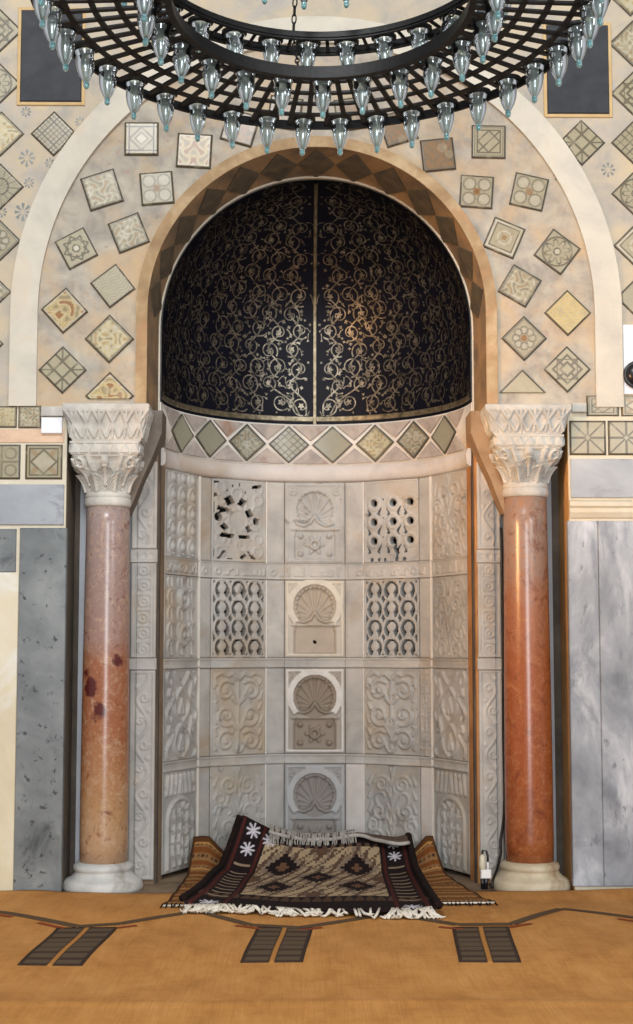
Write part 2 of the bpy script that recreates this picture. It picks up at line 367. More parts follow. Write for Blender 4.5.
def p_star(X, Y, hr):
    x = lambda v: (v - 445) / 250; y = lambda v: (440 - v) / 250 * hr / 1.58
    hole = np.zeros_like(X, bool); h = np.zeros_like(X)
    def q(px, py, w, hh, a=0):
        nonlocal hole
        ca, sa = math.cos(rad(a)), math.sin(rad(a)); dx, dy = (X - x(px)) * 250, (Y - y(py)) * 250 * 1.58 / hr
        hole |= (np.abs(dx * ca + dy * sa) < w * 1.25) & (np.abs(-dx * sa + dy * ca) < hh * 1.4)
    for a in ((350, 228, 19), (523, 242, 16)): hole |= disc(X, Y, x(a[0]), y(a[1]), a[2] / 250)
    for a in ((372, 190, 22, 9, -14), (362, 196, 8, 8), (490, 206, 14, 14, 25), (378, 275, 12, 12, 40), (487, 280, 10, 12, 30), (390, 315, 26, 9, -8), (470, 320, 22, 8),
              (400, 148, 17, 16, 30), (458, 155, 13, 15, -30), (325, 182, 7, 20), (327, 400, 7, 14), (365, 408, 5, 20, -35), (352, 430, 9, 6), (404, 430, 10, 6), (465, 414, 14, 6, 45), (497, 405, 5, 16, 30), (517, 425, 6, 18, 35),
              (335, 58, 18, 7), (332, 124, 12, 7, 20), (525, 74, 18, 7, 10), (474, 105, 5, 6), (392, 100, 5, 5), (447, 70, 4, 7), (415, 75, 4, 6), (440, 300, 0, 0)): q(*a)
    h -= .6 * disc(X, Y, x(435), y(112), .075) ; h = np.maximum(h, ringh(X, Y, x(435), y(112), .09, .025) * .6 - .3 * 0)
    for k in range(12):
        a = k * PI / 6 + .2; h = np.maximum(h, .5 * seg(X, Y, x(440) + .2 * math.cos(a), y(240) + .2 * math.sin(a), x(440) + .38 * math.cos(a + .45), y(240) + .38 * math.sin(a + .45), .03))
    h = np.maximum(h, .5 * ringh(X, Y, x(440), y(240), .17, .03)); h = np.maximum(h, .4 * ringh(X, Y, x(455), y(360), .09, .03))
    for sx in (-.33, .35):
        for sy in (.2, .45, 1.2, 1.42): h = np.maximum(h, .5 * ringh(X, Y, sx, sy * hr / 1.58, .08, .03))
    return np.where(frame(X, Y, hr, .0, .03) > 0, .3, h), hole & inside(X, Y, hr, .03)
def p_circles(X, Y, hr):
    h = np.zeros_like(X); hole = np.zeros_like(X, bool)
    y = lambda v: (440 - v) / 250 * hr / 1.52
    xs = ((93 - 175) / 250 + .02, (180 - 175) / 250 + .02, (263 - 175) / 250)
    for r_, py in enumerate((165, 252, 340)):
        for i, cx in enumerate(xs):
            hole |= disc(X, Y, cx, y(py), .066); h = np.maximum(h, .6 * ringh(X, Y, cx, y(py), .095, .03))
            for s in (-1, 1):
                if abs(cx + s * .1) < .42:
                    hole |= seg(X, Y, cx + s * .085, y(py) - .15, cx + s * .14, y(py) - .06 - .13 * 0, .026, .008) > 0
                    hole |= seg(X, Y, cx + s * .07, y(py) - .17, cx + s * .10, y(py) - .19, .02) > 0
            if i < 2: hole |= disc(X, Y, cx + .165, y(py) + .06, .018)
    for px in (88, 120, 148, 200, 235): hole |= rect(X, Y, (px - 183) / 250, y(437), (px - 167) / 250, y(420))
    hole |= stroke(X, Y, [(.1, y(355)), (.07, y(380)), (.11, y(400)), (.1, y(425))], .028) > 0
    h = np.where(frame(X, Y, hr, .0, .035) > 0, .35, h)
    return h, hole
def p_omega(X, Y, hr, seed=0):
    h = np.zeros_like(X); hole = np.zeros_like(X, bool); q = random.Random(seed)
    for r_ in range(4):
        for c_ in range(3):
            cx = (c_ - 1) * .30; cy = hr * (.13 + .245 * r_)
            d = np.hypot(X - cx, (Y - cy) * .86); an = np.degrees(np.arctan2(Y - cy, X - cx))
            gap = np.abs((an + 90 + 180) % 360 - 180) < 24
            gap2 = np.abs((an - 90 + 180) % 360 - 180) < (16 if q.random() < .7 else 0)
            hole |= (np.abs(d - .098) < .034 - .016 * np.sin(np.radians(an))) & ~gap & ~gap2
            h = np.maximum(h, .7 * ringh(X, (Y - cy) * .86 + cy, cx, cy, .145, .02)); h = np.maximum(h, .4 * dome(X, Y, cx, cy, .06))
    for r_ in range(5):
        for c_ in range(4):
            cx = (c_ - 1.5) * .30; cy = hr * (.13 + .245 * (r_ - .5))
            if abs(cx) < .47: hole |= (np.abs(X - cx) / .04 + np.abs(Y - cy) / .075 < 1)
    hole &= inside(X, Y, hr, .035)
    return np.where(frame(X, Y, hr, 0, .04) > 0, .5, h), hole
def p_arab(X, Y, hr, v=0):
    A = np.abs(X); h = np.zeros_like(X); w = .034
    S = lambda pts, a=w, b=w * .6: np.maximum(h, stroke(A, Y, pts, a, b))
    h = S([(0, .1), (0, hr - .15)], .03, .02)
    for k, cy in enumerate((.22, .62, 1.0, 1.28)):
        if cy > hr - .08: continue
        h = S(spir(.22, cy, .17, .04, -120 if k % 2 else 130, 330 if k % 2 else -320)); h = np.maximum(h, dome(A, Y, .22, cy, .055))
        h = S([(0, cy - .2), (.08, cy - .12), (.12, cy - .02)]); h = S([(.38, cy + .1), (.43, cy + .2), (.36, cy + .24)], .03, .012)
        h = np.maximum(h, seg(A, Y, .03, cy + .2, .13, cy + .27, .045, .015)); h = np.maximum(h, seg(A, Y, .4, cy - .12, .44, cy - .02, .03, .012))
    h = S([(.1, hr - .08), (.2, hr - .13), (.3, hr - .08), (.42, hr - .12), (.43, hr - .3)], .03)
    if v: h = S([(0, .3), (.1, .45), (.06, .55), (0, .6)], .05, .03); h = np.maximum(h, dome(A, Y, 0, hr * .72, .07))
    return np.where(inside(X, Y, hr, .03), h, np.where(inside(X, Y, hr, .012), .25, 0)), np.zeros_like(X, bool)
def p_lattice(X, Y, hr, holes=True):
    h = np.zeros_like(X); p = hr / 2.5; hole = np.zeros_like(X, bool)
    for ph in (0, PI):
        for off in (0,):
            xs = np.linspace(0.03, hr - .03, 46); pts = [(.21 * math.sin(y_ / p * PI + ph), y_) for y_ in xs]; h = np.maximum(h, stroke(X, Y, pts, .035))
    for sx in (-1, 1):
        pts = [(sx * (.33 - .12 * math.sin(y_ / p * PI + (0 if sx > 0 else PI)) * sx * 0 + .1 * math.sin(y_ / p * PI * 2)), y_) for y_ in np.linspace(.03, hr - .03, 46)]
        h = np.maximum(h, stroke(X, Y, pts, .028))
    k = 0
    y_ = p / 2
    while y_ < hr:
        for cx in (-.3, 0, .3):
            cy = y_ + (p / 2 if cx else 0)
            h = np.maximum(h, .9 * seg(X, Y, cx - .05, cy - .1, cx, cy + .1, .05, .015)); h = np.maximum(h, .9 * seg(X, Y, cx + .05, cy - .1, cx, cy + .1, .05, .015))
            if holes and inside(np.array(cx), np.array(cy + .14), hr, .1) and k % 2 == 0: hole |= (np.hypot((X - cx - .01) * 1.6, Y - cy - .15) < .045)
            k += 1
        y_ += p
    return np.where(inside(X, Y, hr, .03), h, .2), hole & inside(X, Y, hr, .05)
def p_dots(X, Y, hr, v=0):
    h = np.zeros_like(X); q = random.Random(v)
    ny = 5
    for j in range(ny):
        for i in range(3):
            cx = (i - 1) * .29; cy = hr * (j + .6) / ny
            if v == 0: h = np.maximum(h, dome(X, Y, cx, cy, .07) * 1.2)
            h = np.maximum(h, .7 * stroke(X, Y, spir(cx, cy, .13, .10, 60, 300), .022)); h = np.maximum(h, .6 * seg(X, Y, cx + .03, cy - .16, cx - .02, cy + .16, .02))
    if v:
        for cy in (hr * .72, hr * .28):
            h = np.maximum(h, 1.5 * ringh(X, Y, .05, cy, .12, .05)); h = np.maximum(h, 1.4 * dome(X, Y, .05, cy, .06))
    return np.where(inside(X, Y, hr, .03), h, .25), np.zeros_like(X, bool)
def p_leaves(X, Y, hr, seed):
    q = random.Random(seed); A = np.abs(X); h = np.zeros_like(X)
    y_ = .12
    while y_ < hr - .1:
        cx = .14 + .2 * q.random(); h = np.maximum(h, stroke(A, Y, spir(cx, y_, .14, .04, q.uniform(0, 360), q.uniform(500, 700)), .03, .016))
        h = np.maximum(h, seg(A, Y, .02, y_, .1, y_ + .12, .045, .01)); h = np.maximum(h, seg(A, Y, .42, y_, .36, y_ + .13, .035, .01)); y_ += .21
    h = np.maximum(h, stroke(A, Y, [(.02 + .025 * math.sin(k), k * hr / 20) for k in range(21)], .022))
    return np.where(inside(X, Y, hr, .03), h, .2), np.zeros_like(X, bool)
def p_arcade(X, Y, hr):
    h = np.zeros_like(X); A = np.abs(X)
    h = np.maximum(h, stroke(A, Y, [(.36, .05), (.36, hr * .5)] + [(.36 * math.cos(rad(a)), hr * .5 + .3 * math.sin(rad(a))) for a in range(0, 91, 10)], .04))
    for cx in (0, .17):
        h = np.maximum(h, stroke(A, Y, [(cx, .08), (cx + .05, hr * .25), (cx, hr * .5), (cx + .04, hr * .62)], .03, .02))
        for k in range(5): h = np.maximum(h, seg(A, Y, cx, .15 + k * .17, cx + .1, .24 + k * .17, .04, .012))
    for k in range(4): h = np.maximum(h, seg(A, Y, .12 * k, hr - .06, .12 * k + .04, hr - .3, .035))
    return np.where(inside(X, Y, hr, .03), h, .2), np.zeros_like(X, bool)
def p_kufic(X, Y, w, hgt, seed):
    """relief letters on a long strip, metric coordinates"""
    q = random.Random(seed); h = np.zeros_like(X); x = -w / 2 + .03; b, t_ = hgt * .25, hgt * .78; lw = hgt * .075
    d = np.minimum(Y, hgt - Y); h = np.where(d < hgt * .1, .6, h)
    while x < w / 2 - .03:
        k = q.choice('albhnrs'); s_ = hgt * q.uniform(.5, .95)
        if k == 'a': h = np.maximum(h, seg(X, Y, x, b, x, t_, lw)); s_ = hgt * .3
        elif k == 'l': h = np.maximum(h, seg(X, Y, x + s_ * .6, b, x + s_ * .6, t_, lw)); h = np.maximum(h, seg(X, Y, x, b, x + s_ * .6, b, lw))
        elif k == 'b': h = np.maximum(h, seg(X, Y, x, b, x + s_, b, lw)); h = np.maximum(h, seg(X, Y, x + s_, b, x + s_, (b + t_) / 2, lw))
        elif k == 'h': h = np.maximum(h, ringh(X, Y, x + .3 * s_, (b + t_) / 2 - .01, hgt * .17, lw)); s_ *= .8
        elif k == 'n': h = np.maximum(h, stroke(X, Y, [(x, b), (x + s_ * .5, b), (x + s_ * .5, b + hgt * .2), (x + s_ * .9, b + hgt * .34)], lw))
        elif k == 'r': h = np.maximum(h, stroke(X, Y, [(x, b), (x + s_ * .4, b), (x + s_ * .45, b + hgt * .3)], lw))
        else:
            for m_ in range(3): h = np.maximum(h, seg(X, Y, x + m_ * s_ * .35, b, x + m_ * s_ * .35, b + hgt * .26, lw))
            h = np.maximum(h, seg(X, Y, x, b, x + s_ * .7, b, lw))
        x += s_ + hgt * .12
    return h

# ------------------------------------------------------------------ setting: floor, walls
ZC = 3.667                                    # springing centre of the arch
ZS = float(at(100, 406.5, 0)[2])                # springing level (top of the imposts)
def arch(r, zc, zb, n=72, extra=()):
    an = sorted(set([PI - PI * k / n for k in range(n + 1)] + list(extra)), reverse=True)
    L = [(-r, zb + (zc - zb) * k / 6) for k in range(6)]
    return L + [(r * math.cos(a), zc + r * math.sin(a)) for a in an] + [(-x, z) for x, z in L[::-1]]
def ring_mesh(name, inner, outer, y0, y1, mat, parent=None, chamfer=0):
    m = MB(); n = len(inner); c = chamfer
    A = [(x, y0, z) for x, z in inner]; B = [(x, y0, z) for x, z in outer]; C_ = [(x, y1, z) for x, z in outer]; D = [(x, y1, z) for x, z in inner]
    vs = A + B + C_ + D; fs = []
    for i in range(n - 1):
        fs += [(i, i + 1, n + i + 1, n + i), (n + i, n + i + 1, 2 * n + i + 1, 2 * n + i), (3 * n + i, 3 * n + i + 1, i + 1, i)]
    fs += [(0, n, 2 * n, 3 * n), (n - 1, 4 * n - 1, 3 * n - 1, 2 * n - 1)]
    m.add(vs, fs); return m.build(name, mat, parent)

floor = MB(); floor.box((-6, -14, -.2), (6, 3, 0)); floor = tag(floor.build('floor', M['jambL']), 'stone floor under the straw mat', 'floor', kind='structure')

XO, ZT = 3.3, 6.6
corner = math.atan2(ZT - ZC, XO)
def wall_out(p, r):
    x, z = p
    if z <= ZC + 1e-6: return (math.copysign(XO, x), z)
    a = math.atan2(z - ZC, x); k = min(XO / max(1e-6, abs(math.cos(a))), (ZT - ZC) / max(1e-6, math.sin(a)))
    return (k * math.cos(a), ZC + k * math.sin(a))
ex = (corner, PI - corner)
c19 = arch(1.93, ZC, ZS, extra=ex)
wall = ring_mesh('wall_front', c19, [wall_out(p, 1.93) for p in c19], 0, .3, M['outer'])
tag(wall, 'cream plastered wall around the great arch, set with lattice tiles', 'wall', kind='structure')
ring_mesh('spandrel', arch(1.12, ZC, ZS), arch(1.83, ZC, ZS), .004, .3, M['spandrel'], wall)
tag(ring_mesh('arch_band', arch(1.79, ZC, ZS), arch(1.965, ZC, ZS), -.022, .2, M['band'], wall), 'wide pale stone band of the outer arch')
tag(ring_mesh('arch_rim', arch(1.088, ZC, ZS), arch(1.16, ZC, ZS), -.018, .1, M['rim'], wall), 'ochre rim of the niche arch')
# soffit of the arch, splayed towards the dome
ZV, RV, YV = 3.632, 1.048, .40
def soffit_pt(k, t_):
    f, b = SOF[0][k], SOF[1][k]; return np.array([f[0] + (b[0] - f[0]) * t_, YV * t_, f[1] + (b[1] - f[1]) * t_])
SOF = (arch(1.088, ZC, ZS - .02), arch(RV, ZV, ZS - .05))
n = len(SOF[0]); vs = []; fs = []
for k in range(n): vs += [soffit_pt(k, 0), soffit_pt(k, .5), soffit_pt(k, 1)]
for k in range(n - 1):
    for q in range(2): fs.append((k * 3 + q, k * 3 + q + 1, k * 3 + 3 + q + 1, k * 3 + 3 + q))
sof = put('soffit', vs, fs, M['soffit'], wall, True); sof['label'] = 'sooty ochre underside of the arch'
ring_mesh('soffit_edge', arch(RV - .008, ZV, ZS - .05), arch(RV + .012, ZV, ZS - .05), YV - .03, YV + .02, M['band'], wall)
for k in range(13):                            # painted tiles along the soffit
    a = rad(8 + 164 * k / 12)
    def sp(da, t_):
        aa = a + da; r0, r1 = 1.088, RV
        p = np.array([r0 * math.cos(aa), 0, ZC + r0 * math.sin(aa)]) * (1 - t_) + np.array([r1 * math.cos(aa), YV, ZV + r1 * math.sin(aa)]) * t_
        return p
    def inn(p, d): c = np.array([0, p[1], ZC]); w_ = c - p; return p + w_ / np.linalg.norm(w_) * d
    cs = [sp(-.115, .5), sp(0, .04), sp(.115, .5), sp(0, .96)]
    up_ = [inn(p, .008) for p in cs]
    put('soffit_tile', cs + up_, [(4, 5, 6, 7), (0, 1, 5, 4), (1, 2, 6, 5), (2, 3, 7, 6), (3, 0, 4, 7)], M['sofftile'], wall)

# ------------------------------------------------------------------ tiles
LT, LN, OC, DK, WH = (lin(c) for c in ((160, 151, 124), (98, 91, 72), (140, 98, 46), (66, 60, 50), (188, 180, 160)))
def tile_rgb(X, Y, typ, seed):
    """X, Y in -1..1"""
    q = random.Random(seed); c = np.zeros(X.shape + (3,)) + np.array(LT)
    def pc(m, colr, a=1.0): c[m] = c[m] * (1 - a) + np.array(colr) * a
    A, B = np.abs(X), np.abs(Y); R_ = np.hypot(X, Y); T = np.arctan2(Y, X); S = np.abs(X + Y) / 1.414; D = np.abs(X - Y) / 1.414
    lw = .055
    if typ == 'grid':
        pc(((np.floor((X + 1) * 2.5) + np.floor((Y + 1) * 2.5)) % 2 == 0), lin((156, 146, 118)))
        pc((np.abs(((X + 1) * 2.5 + .5) % 1 - .5) < .08) | (np.abs(((Y + 1) * 2.5 + .5) % 1 - .5) < .08), LN)
    elif typ == 'cross':
        pc((np.abs(((X + 1) * 4 + .5) % 1 - .5) < .13) | (np.abs(((Y + 1) * 4 + .5) % 1 - .5) < .13), DK); pc(((X * 4).astype(int) % 2 == 0) & (R_ < 2), OC, .12)
    elif typ == 'check':
        pc(((np.floor((X + 1) * 1.5) + np.floor((Y + 1) * 1.5)) % 2 == 0), lin((160, 152, 126)))
        pc((np.abs(A - .34) < lw) | (np.abs(B - .34) < lw) | (S < lw) & (R_ > .5) | (D < lw * .7) & (R_ > .6), LN)
    elif typ == 'nest':
        pc((A > .72) | (B > .72), lin((168, 158, 128))); pc((np.abs(A - .72) < lw) | (np.abs(B - .72) < lw), DK); pc(np.abs(A + B - .7) < lw * 1.3, LN); pc(np.abs(A + B - .36) < lw, LN); pc(A + B < .3, WH)
    elif typ == 'nestx':
        pc((np.abs(np.maximum(A, B) - .68) < lw) | (np.abs(np.maximum(A, B) - .82) < lw * .6), LN); pc((np.abs(A + B - .66) < lw) | ((D < lw) & (np.maximum(A, B) < .66)), LN)
    elif typ == 'star':
        pc(np.abs(R_ - .62 - .16 * np.cos(8 * T)) < .07, LN); pc(np.abs(np.maximum(A, B) - .55) < lw, LN); pc(np.abs(A + B - .78) < lw * 1.3, LN); pc(R_ < .2, WH); pc(np.abs(R_ - .22) < .05, LN)
    elif typ == 'rosette':
        pc(np.abs(R_ - .62 * np.abs(np.cos(4 * T)) ** .6 - .12) < .06, LN); pc(np.abs(R_ - .86) < lw, LN); pc(R_ < .18, WH); pc(np.abs(R_ - .2) < .05, LN)
    elif typ == 'flower4':
        for sx in (-1, 1):
            for sy in (-1, 1): pc(np.hypot((X - sx * .45), (Y - sy * .45)) < .36, WH, .55); pc(np.abs(np.hypot(X - sx * .45, Y - sy * .45) - .36) < .05, LN, .7)
        pc(R_ < .22, OC); pc(np.hypot(X, Y + .0) < .1, DK, .4)
    elif typ == 'flower8':
        for k in range(8): a = k * PI / 4; pc(np.hypot(X - .5 * math.cos(a), Y - .5 * math.sin(a)) < .22, WH, .5); pc(np.abs(np.hypot(X - .5 * math.cos(a), Y - .5 * math.sin(a)) - .22) < .05, LN, .7)
        pc(R_ < .2, OC); pc(np.abs(np.maximum(A, B) - .85) < lw, LN, .6)
    elif typ in ('vine', 'brown', 'leaf'):
        if typ == 'brown': c[:] = np.array(lin((132, 100, 62)))
        if typ == 'leaf': c[:] = np.array(lin((188, 174, 132)))
        pa, pb_ = q.uniform(0, 6), q.uniform(0, 6); f = np.sin(9.5 * X + 2 * np.sin(7.0 * Y + pa)) + np.sin(9 * Y + 2 * np.sin(6.4 * X + pb_))
        pc(np.abs(f) < .24, LN if typ == 'brown' else WH, .85); pc(f > 1.3, OC, .5); pc(f < -1.4, LN, .6); pc(np.abs(f - .75) < .1, LN, .35); pc(np.abs(np.maximum(A, B) - .84) < .035, LN, .6)
    elif typ == 'browncenter':
        c[:] = np.array(lin((182, 160, 110)))
        f = np.sin(7.6 * A + 1.6 * np.sin(6 * Y + seed)) + np.sin(7 * Y + 2 * np.sin(5 * A + seed)); br = lin((134, 82, 36))
        pc(f > 1.15, br, .85); pc(np.abs(f - .55) < .18, WH, .8); pc(f < -1.2, LN, .6); pc(np.abs(f + .5) < .12, LN, .45); pc(np.abs(np.maximum(A, B) - .84) < .035, WH, .6)
    elif typ == 'dots':
        c[:] = np.array(lin((184, 164, 108))); fx, fy = (X * 3.5) % 1 - .5, (Y * 3.5) % 1 - .5
        pc(np.hypot(fx, fy) < .24, WH, .7); pc(np.hypot(fx, fy) < .12, OC, .8)
    elif typ == 'lines':
        pc(np.abs((X * 5 + .4 * np.sin(Y * 9)) % 1 - .5) < .12, WH, .8); pc(np.abs(X - .1) < .2, lin((166, 158, 132)), .6)
    elif typ == 'fan':
        pc(np.abs((T * 7 / PI) % 1 - .5) < .1, LN, .8); pc(np.abs(R_ - .5) < lw, LN); pc(Y < -X * .2 - .2, lin((160, 150, 124)), .5)
    elif typ == 'union':
        pc((A < lw) | (B < lw) | (S < lw * .8) | (D < lw * .8), LN); pc(A + B < .16, LT)
    elif typ == 'frames':
        pc(np.abs(np.maximum(A, B) - .8) < .06, WH); pc((np.abs(np.maximum(A, B) - .7) < .045), LN); pc(np.abs(R_ - .4) < .05, WH, .7); pc(R_ < .14, OC, .7); pc((np.abs(A - B) < .07) & (R_ < .6), OC, .3)
    elif typ == 'geo':
        pc((np.abs(np.maximum(A, B) - .62) < lw) | (np.abs(A + B - .85) < lw) | (np.abs(np.maximum(A, B) - .3) < lw) | ((A < lw) & (B > .3)) | ((B < lw) & (A > .3)), LN)
    elif typ == 'diam':
        pc(np.abs(np.maximum(A, B) - .76) < .05, LN); pc(np.abs(A + B - .68) < .07, LN); pc(A + B < .6, WH, .5); pc(((A > .3) & (B > .3)) & (np.maximum(A, B) < .7) & (np.abs(A - B) < .2), OC, .4); pc(np.abs(X) > .86, lin((158, 136, 70)), .6)
    elif typ == 'square4':
        pc((A < .05) | (B < .05), LN, .6)
        for sx in (-1, 1):
            for sy in (-1, 1): pc(np.abs(np.hypot(X - sx * .48, Y - sy * .48) - .3) < .05, LN, .6)
        pc((X < -.4) & (Y < -.2) & (np.hypot(X + .6, Y + .5) < .25), OC, .8)
    elif typ == 'plain': c *= .96
    pc(np.maximum(A, B) > .90, DK, .9)
    for k in range(3):                         # worn patches
        cx, cy = q.uniform(-1, 1), q.uniform(-1, 1); pc(np.hypot(X - cx, Y - cy) < q.uniform(.1, .3), LT, .35)
    c *= q.uniform(.88, 1.05)
    return c
SCALE0 = F / 9.4
def tile(u, v, half, rot, typ, parent, clip_below=None, hx=None, Y=0., seed=None, name='wall_tile', lab=None, n=46, clipx=None):
    """square tile set in the wall plane; half side in photo pixels; rot in degrees, clockwise as seen"""
    c = at(u, v, Y); hw = (hx or half) / SCALE0; hh = half / SCALE0; a = rad(-rot); ca, sa = math.cos(a), math.sin(a)
    X, Z = np.meshgrid(np.linspace(-1, 1, n + 1), np.linspace(-1, 1, n + 1))
    colr = tile_rgb(X, Z, typ, seed if seed is not None else int(u * 7 + v * 13))
    def pos(x, z, h): return np.stack([c[0] + x * hw * ca - z * hh * sa, Y - h, c[2] + x * hw * sa + z * hh * ca], -1)
    msk = None; P0 = pos(X, Z, X * 0)
    if clip_below is not None:
        zc_ = (P0[:-1, :-1, 2] + P0[1:, 1:, 2]) / 2; msk = zc_ > at(u, clip_below, Y)[2]
    if clipx is not None:
        rr = np.hypot(P0[..., 0], np.maximum(0, P0[..., 2] - ZC)); rr = (rr[:-1, :-1] + rr[1:, 1:]) / 2; msk = rr > clipx
    edge = np.clip((1 - np.maximum(np.abs(X), np.abs(Z))) / .08, 0, 1)
    o = hf(name, X, Z, pos, .004 + .007 * edge, M['tile'], parent, msk, .006, colr)
    if lab: o['label'] = lab
    return o
D45 = 45
for a in ((109.7, 396, 17.5, D45, 'browncenter', 399), (109.4, 339, 17.8, D45, 'leaf', None), (112.8, 286, 16.5, 52, 'lines', None), (128.8, 233, 16.8, -22, 'vine', None), (157, 188.5, 17, -5, 'flower4', None),
          (194.3, 151, 18, 3, 'browncenter', None), (240, 128, 17, 16, 'brown', None), (62.7, 370, 17.3, D45, 'check', None), (64.6, 310.6, 17, 48, 'browncenter', None), (76.5, 248.6, 16.6, 62, 'star', None),
          (102, 190, 18, -18, 'vine', None), (141.6, 139, 17.5, 0, 'nest', None),
          (522.5, 393, 17, D45, 'plain', 393), (524, 338.5, 16.5, D45, 'flower8', None), (519.6, 286, 16.6, 31, 'vine', None), (504, 238, 17, 23, 'frames', None), (476.5, 192, 17, 4, 'flower4', None), (438, 155, 17, -6, 'brown', None), (398, 128, 17, -18, 'brown', None),
          (567, 369.5, 17, D45, 'geo', None), (567.5, 313, 17, D45, 'dots', None), (557, 252, 17.4, 37, 'rosette', None), (529, 192, 17.4, 13, 'flower4', None), (488.6, 142, 17.5, 1, 'nestx', None),
          (285, 113, 17, 8, 'brown', None), (352, 114, 17, -8, 'brown', None)):
    tile(a[0], a[1], a[2], a[3], a[4], wall, a[5])
# tiles outside the great band
for u, v, s_, typ in ((54, 134, 17, 'cross'), (-2, -22, 18.5, 'star'), (-2, 31, 18, 'geo'), (-3, 84, 17.5, 'rosette'), (1, 134, 17, 'leaf'), (0, 187, 17.5, 'fan'), (-3, 241, 17.5, 'flower8'), (-12, 292, 17, 'vine'), (-20, 344, 17, 'star'),
                      (581.5, 143, 17.3, 'check'), (634, 143, 17, 'grid'), (635, 194, 17.5, 'rosette'), (637, 246, 17.5, 'frames'), (640, 298, 17.5, 'plain'), (633, 44, 18, 'vine'), (634, 94, 17.5, 'geo'), (630, -6, 17.5, 'leaf')):
    tile(u, v, s_, D45, typ, wall, clipx=1.975)
# stencilled grey rosettes on the left plaster
def motif(u, v, r):
    c = at(u, v, 0); m = MB(); R_ = r / SCALE0
    for k in range(8):
        a = k * PI / 4; p0 = (c[0] + .25 * R_ * math.cos(a), c[2] + .25 * R_ * math.sin(a)); p1 = (c[0] + R_ * math.cos(a), c[2] + R_ * math.sin(a)); w_ = .2 * R_
        nx, nz = -math.sin(a) * w_, math.cos(a) * w_
        m.add([(p0[0], -.003, p0[1]), (p1[0] - nx, -.003, p1[1] - nz), (p1[0] + nx * 0, -.003, p1[1] + .15 * R_ * math.sin(a)), (p1[0] + nx, -.003, p1[1] + nz)], [(0, 1, 2, 3)])
    for e in m.f[:]: pass
    return m.build('painted_rosette', M['grey'], wall)
for u, v, r in ((27, 158, 8), (23, 212, 8.5), (29, 183, 5), (50, 163, 5), (2, 212, 5), (26, 112, 5), (560, 175, 7), (608, 170, 7), (40, 196, 4), (80, 122, 5), (597, 262, 6)): motif(u, v, r)

# ------------------------------------------------------------------ cladding left and right of the recesses
XL, XR = float(at(66, 500)[0]), float(at(569, 500)[0])
def slab(name, u0, v0, u1, v1, mat, parent, prot=.014, x0=None, x1=None, lab=None):
    a, b = at(u0, v0), at(u1, v1); vm = 700 if v1 > 700 else v0; m = MB(); m.box((at(u0, vm)[0] if x0 is None else x0, -prot, max(0.0, b[2])), (at(u1, vm)[0] if x1 is None else x1, .04, a[2]), .004)
    o = m.build(name, mat, parent)
    if lab: o['label'] = lab
    return o
m = MB(); m.box((-XO, 0, 0), (XL, .38, ZS)); wl = tag(m.build('wall_left', M['joint']), 'wall left of the left column, faced with grey and cream marble', 'wall', kind='structure')
m = MB(); m.box((XR, 0, 0), (XO, .38, ZS)); wr = tag(m.build('wall_right', M['joint']), 'wall right of the right column, faced with pale grey marble', 'wall', kind='structure')
slab('marble_slab', 17.2, 528, 64.5, 895, M['grey'], wl, lab='dark grey pitted marble slab')
slab('marble_slab', -40, 572.5, 16.8, 895, M['creamslab'], wl, x0=-XO + .05, lab='cream marble slab')
slab('marble_slab', -40, 529, 16.8, 572, M['grey'], wl, x0=-XO + .05)
slab('marble_course', -40, 484.5, 64.5, 525, M['greyband'], wl, x0=-XO + .05)
slab('plaster_course', -40, 429, 64.5, 443, M['pink'], wl, .006, x0=-XO + .05, lab='pink plaster course')
for u, v, hx, hy, typ, rt in ((44, 462, 18.6, 17.6, 'diam', 0), (2, 462, 18.6, 17.6, 'square4', 0), (-38, 462, 18.6, 17.6, 'leaf', 0), (30, 417, 11.5, 11.5, 'vine', 0), (6, 417, 11, 11, 'leaf', 0), (-18, 417, 11, 11, 'vine', 0)):
    tile(u, v, hy, rt, typ, wl, hx=hx, seed=int(u + 90))
slab('impost_ledge', 42, 407.5, 64.5, 417, M['capital'], wl, .04); slab('impost_ledge', 571, 404, 585.5, 413, M['capital'], wr, .04)
slab('mortar_patch', 42, 418, 63, 434, M['whitepanel'], wl, .03)
slab('marble_slab', 570, 521, 600.3, 886, M['greylight'], wr, lab='pale grey marble slab beside the right column')
slab('marble_slab', 600.7, 521, 640, 886, M['greylight'], wr, x1=XO - .05)
slab('marble_course', 570, 459, 640, 498, M['greyband'], wr, x1=XO - .05)
a = at(569, 500); b = at(569, 519)
m = MB(); prof = [(0, a[2]), (-.03, a[2] - .012), (-.036, a[2] - .04), (-.02, a[2] - .055), (-.028, a[2] - .08), (-.012, b[2] + .01), (0, b[2])]
m.add([(XR, y_, z_) for y_, z_ in prof] + [(XO, y_, z_) for y_, z_ in prof], [(i + 1, i, len(prof) + i, len(prof) + i + 1) for i in range(len(prof) - 1)] + [tuple(range(len(prof)))])
m.build('moulding', M['joint'], wr)
for u, v, hx, hy, typ in ((587.5, 438, 18.4, 17.6, 'union'), (626, 438, 18.4, 17.6, 'union'), (664, 438, 18.4, 17.6, 'geo'), (602.5, 406, 16.4, 10.5, 'nestx'), (637, 406, 16.4, 10.5, 'diam')):
    tile(u, v, hy, 0, typ, wr, hx=hx, seed=int(u))
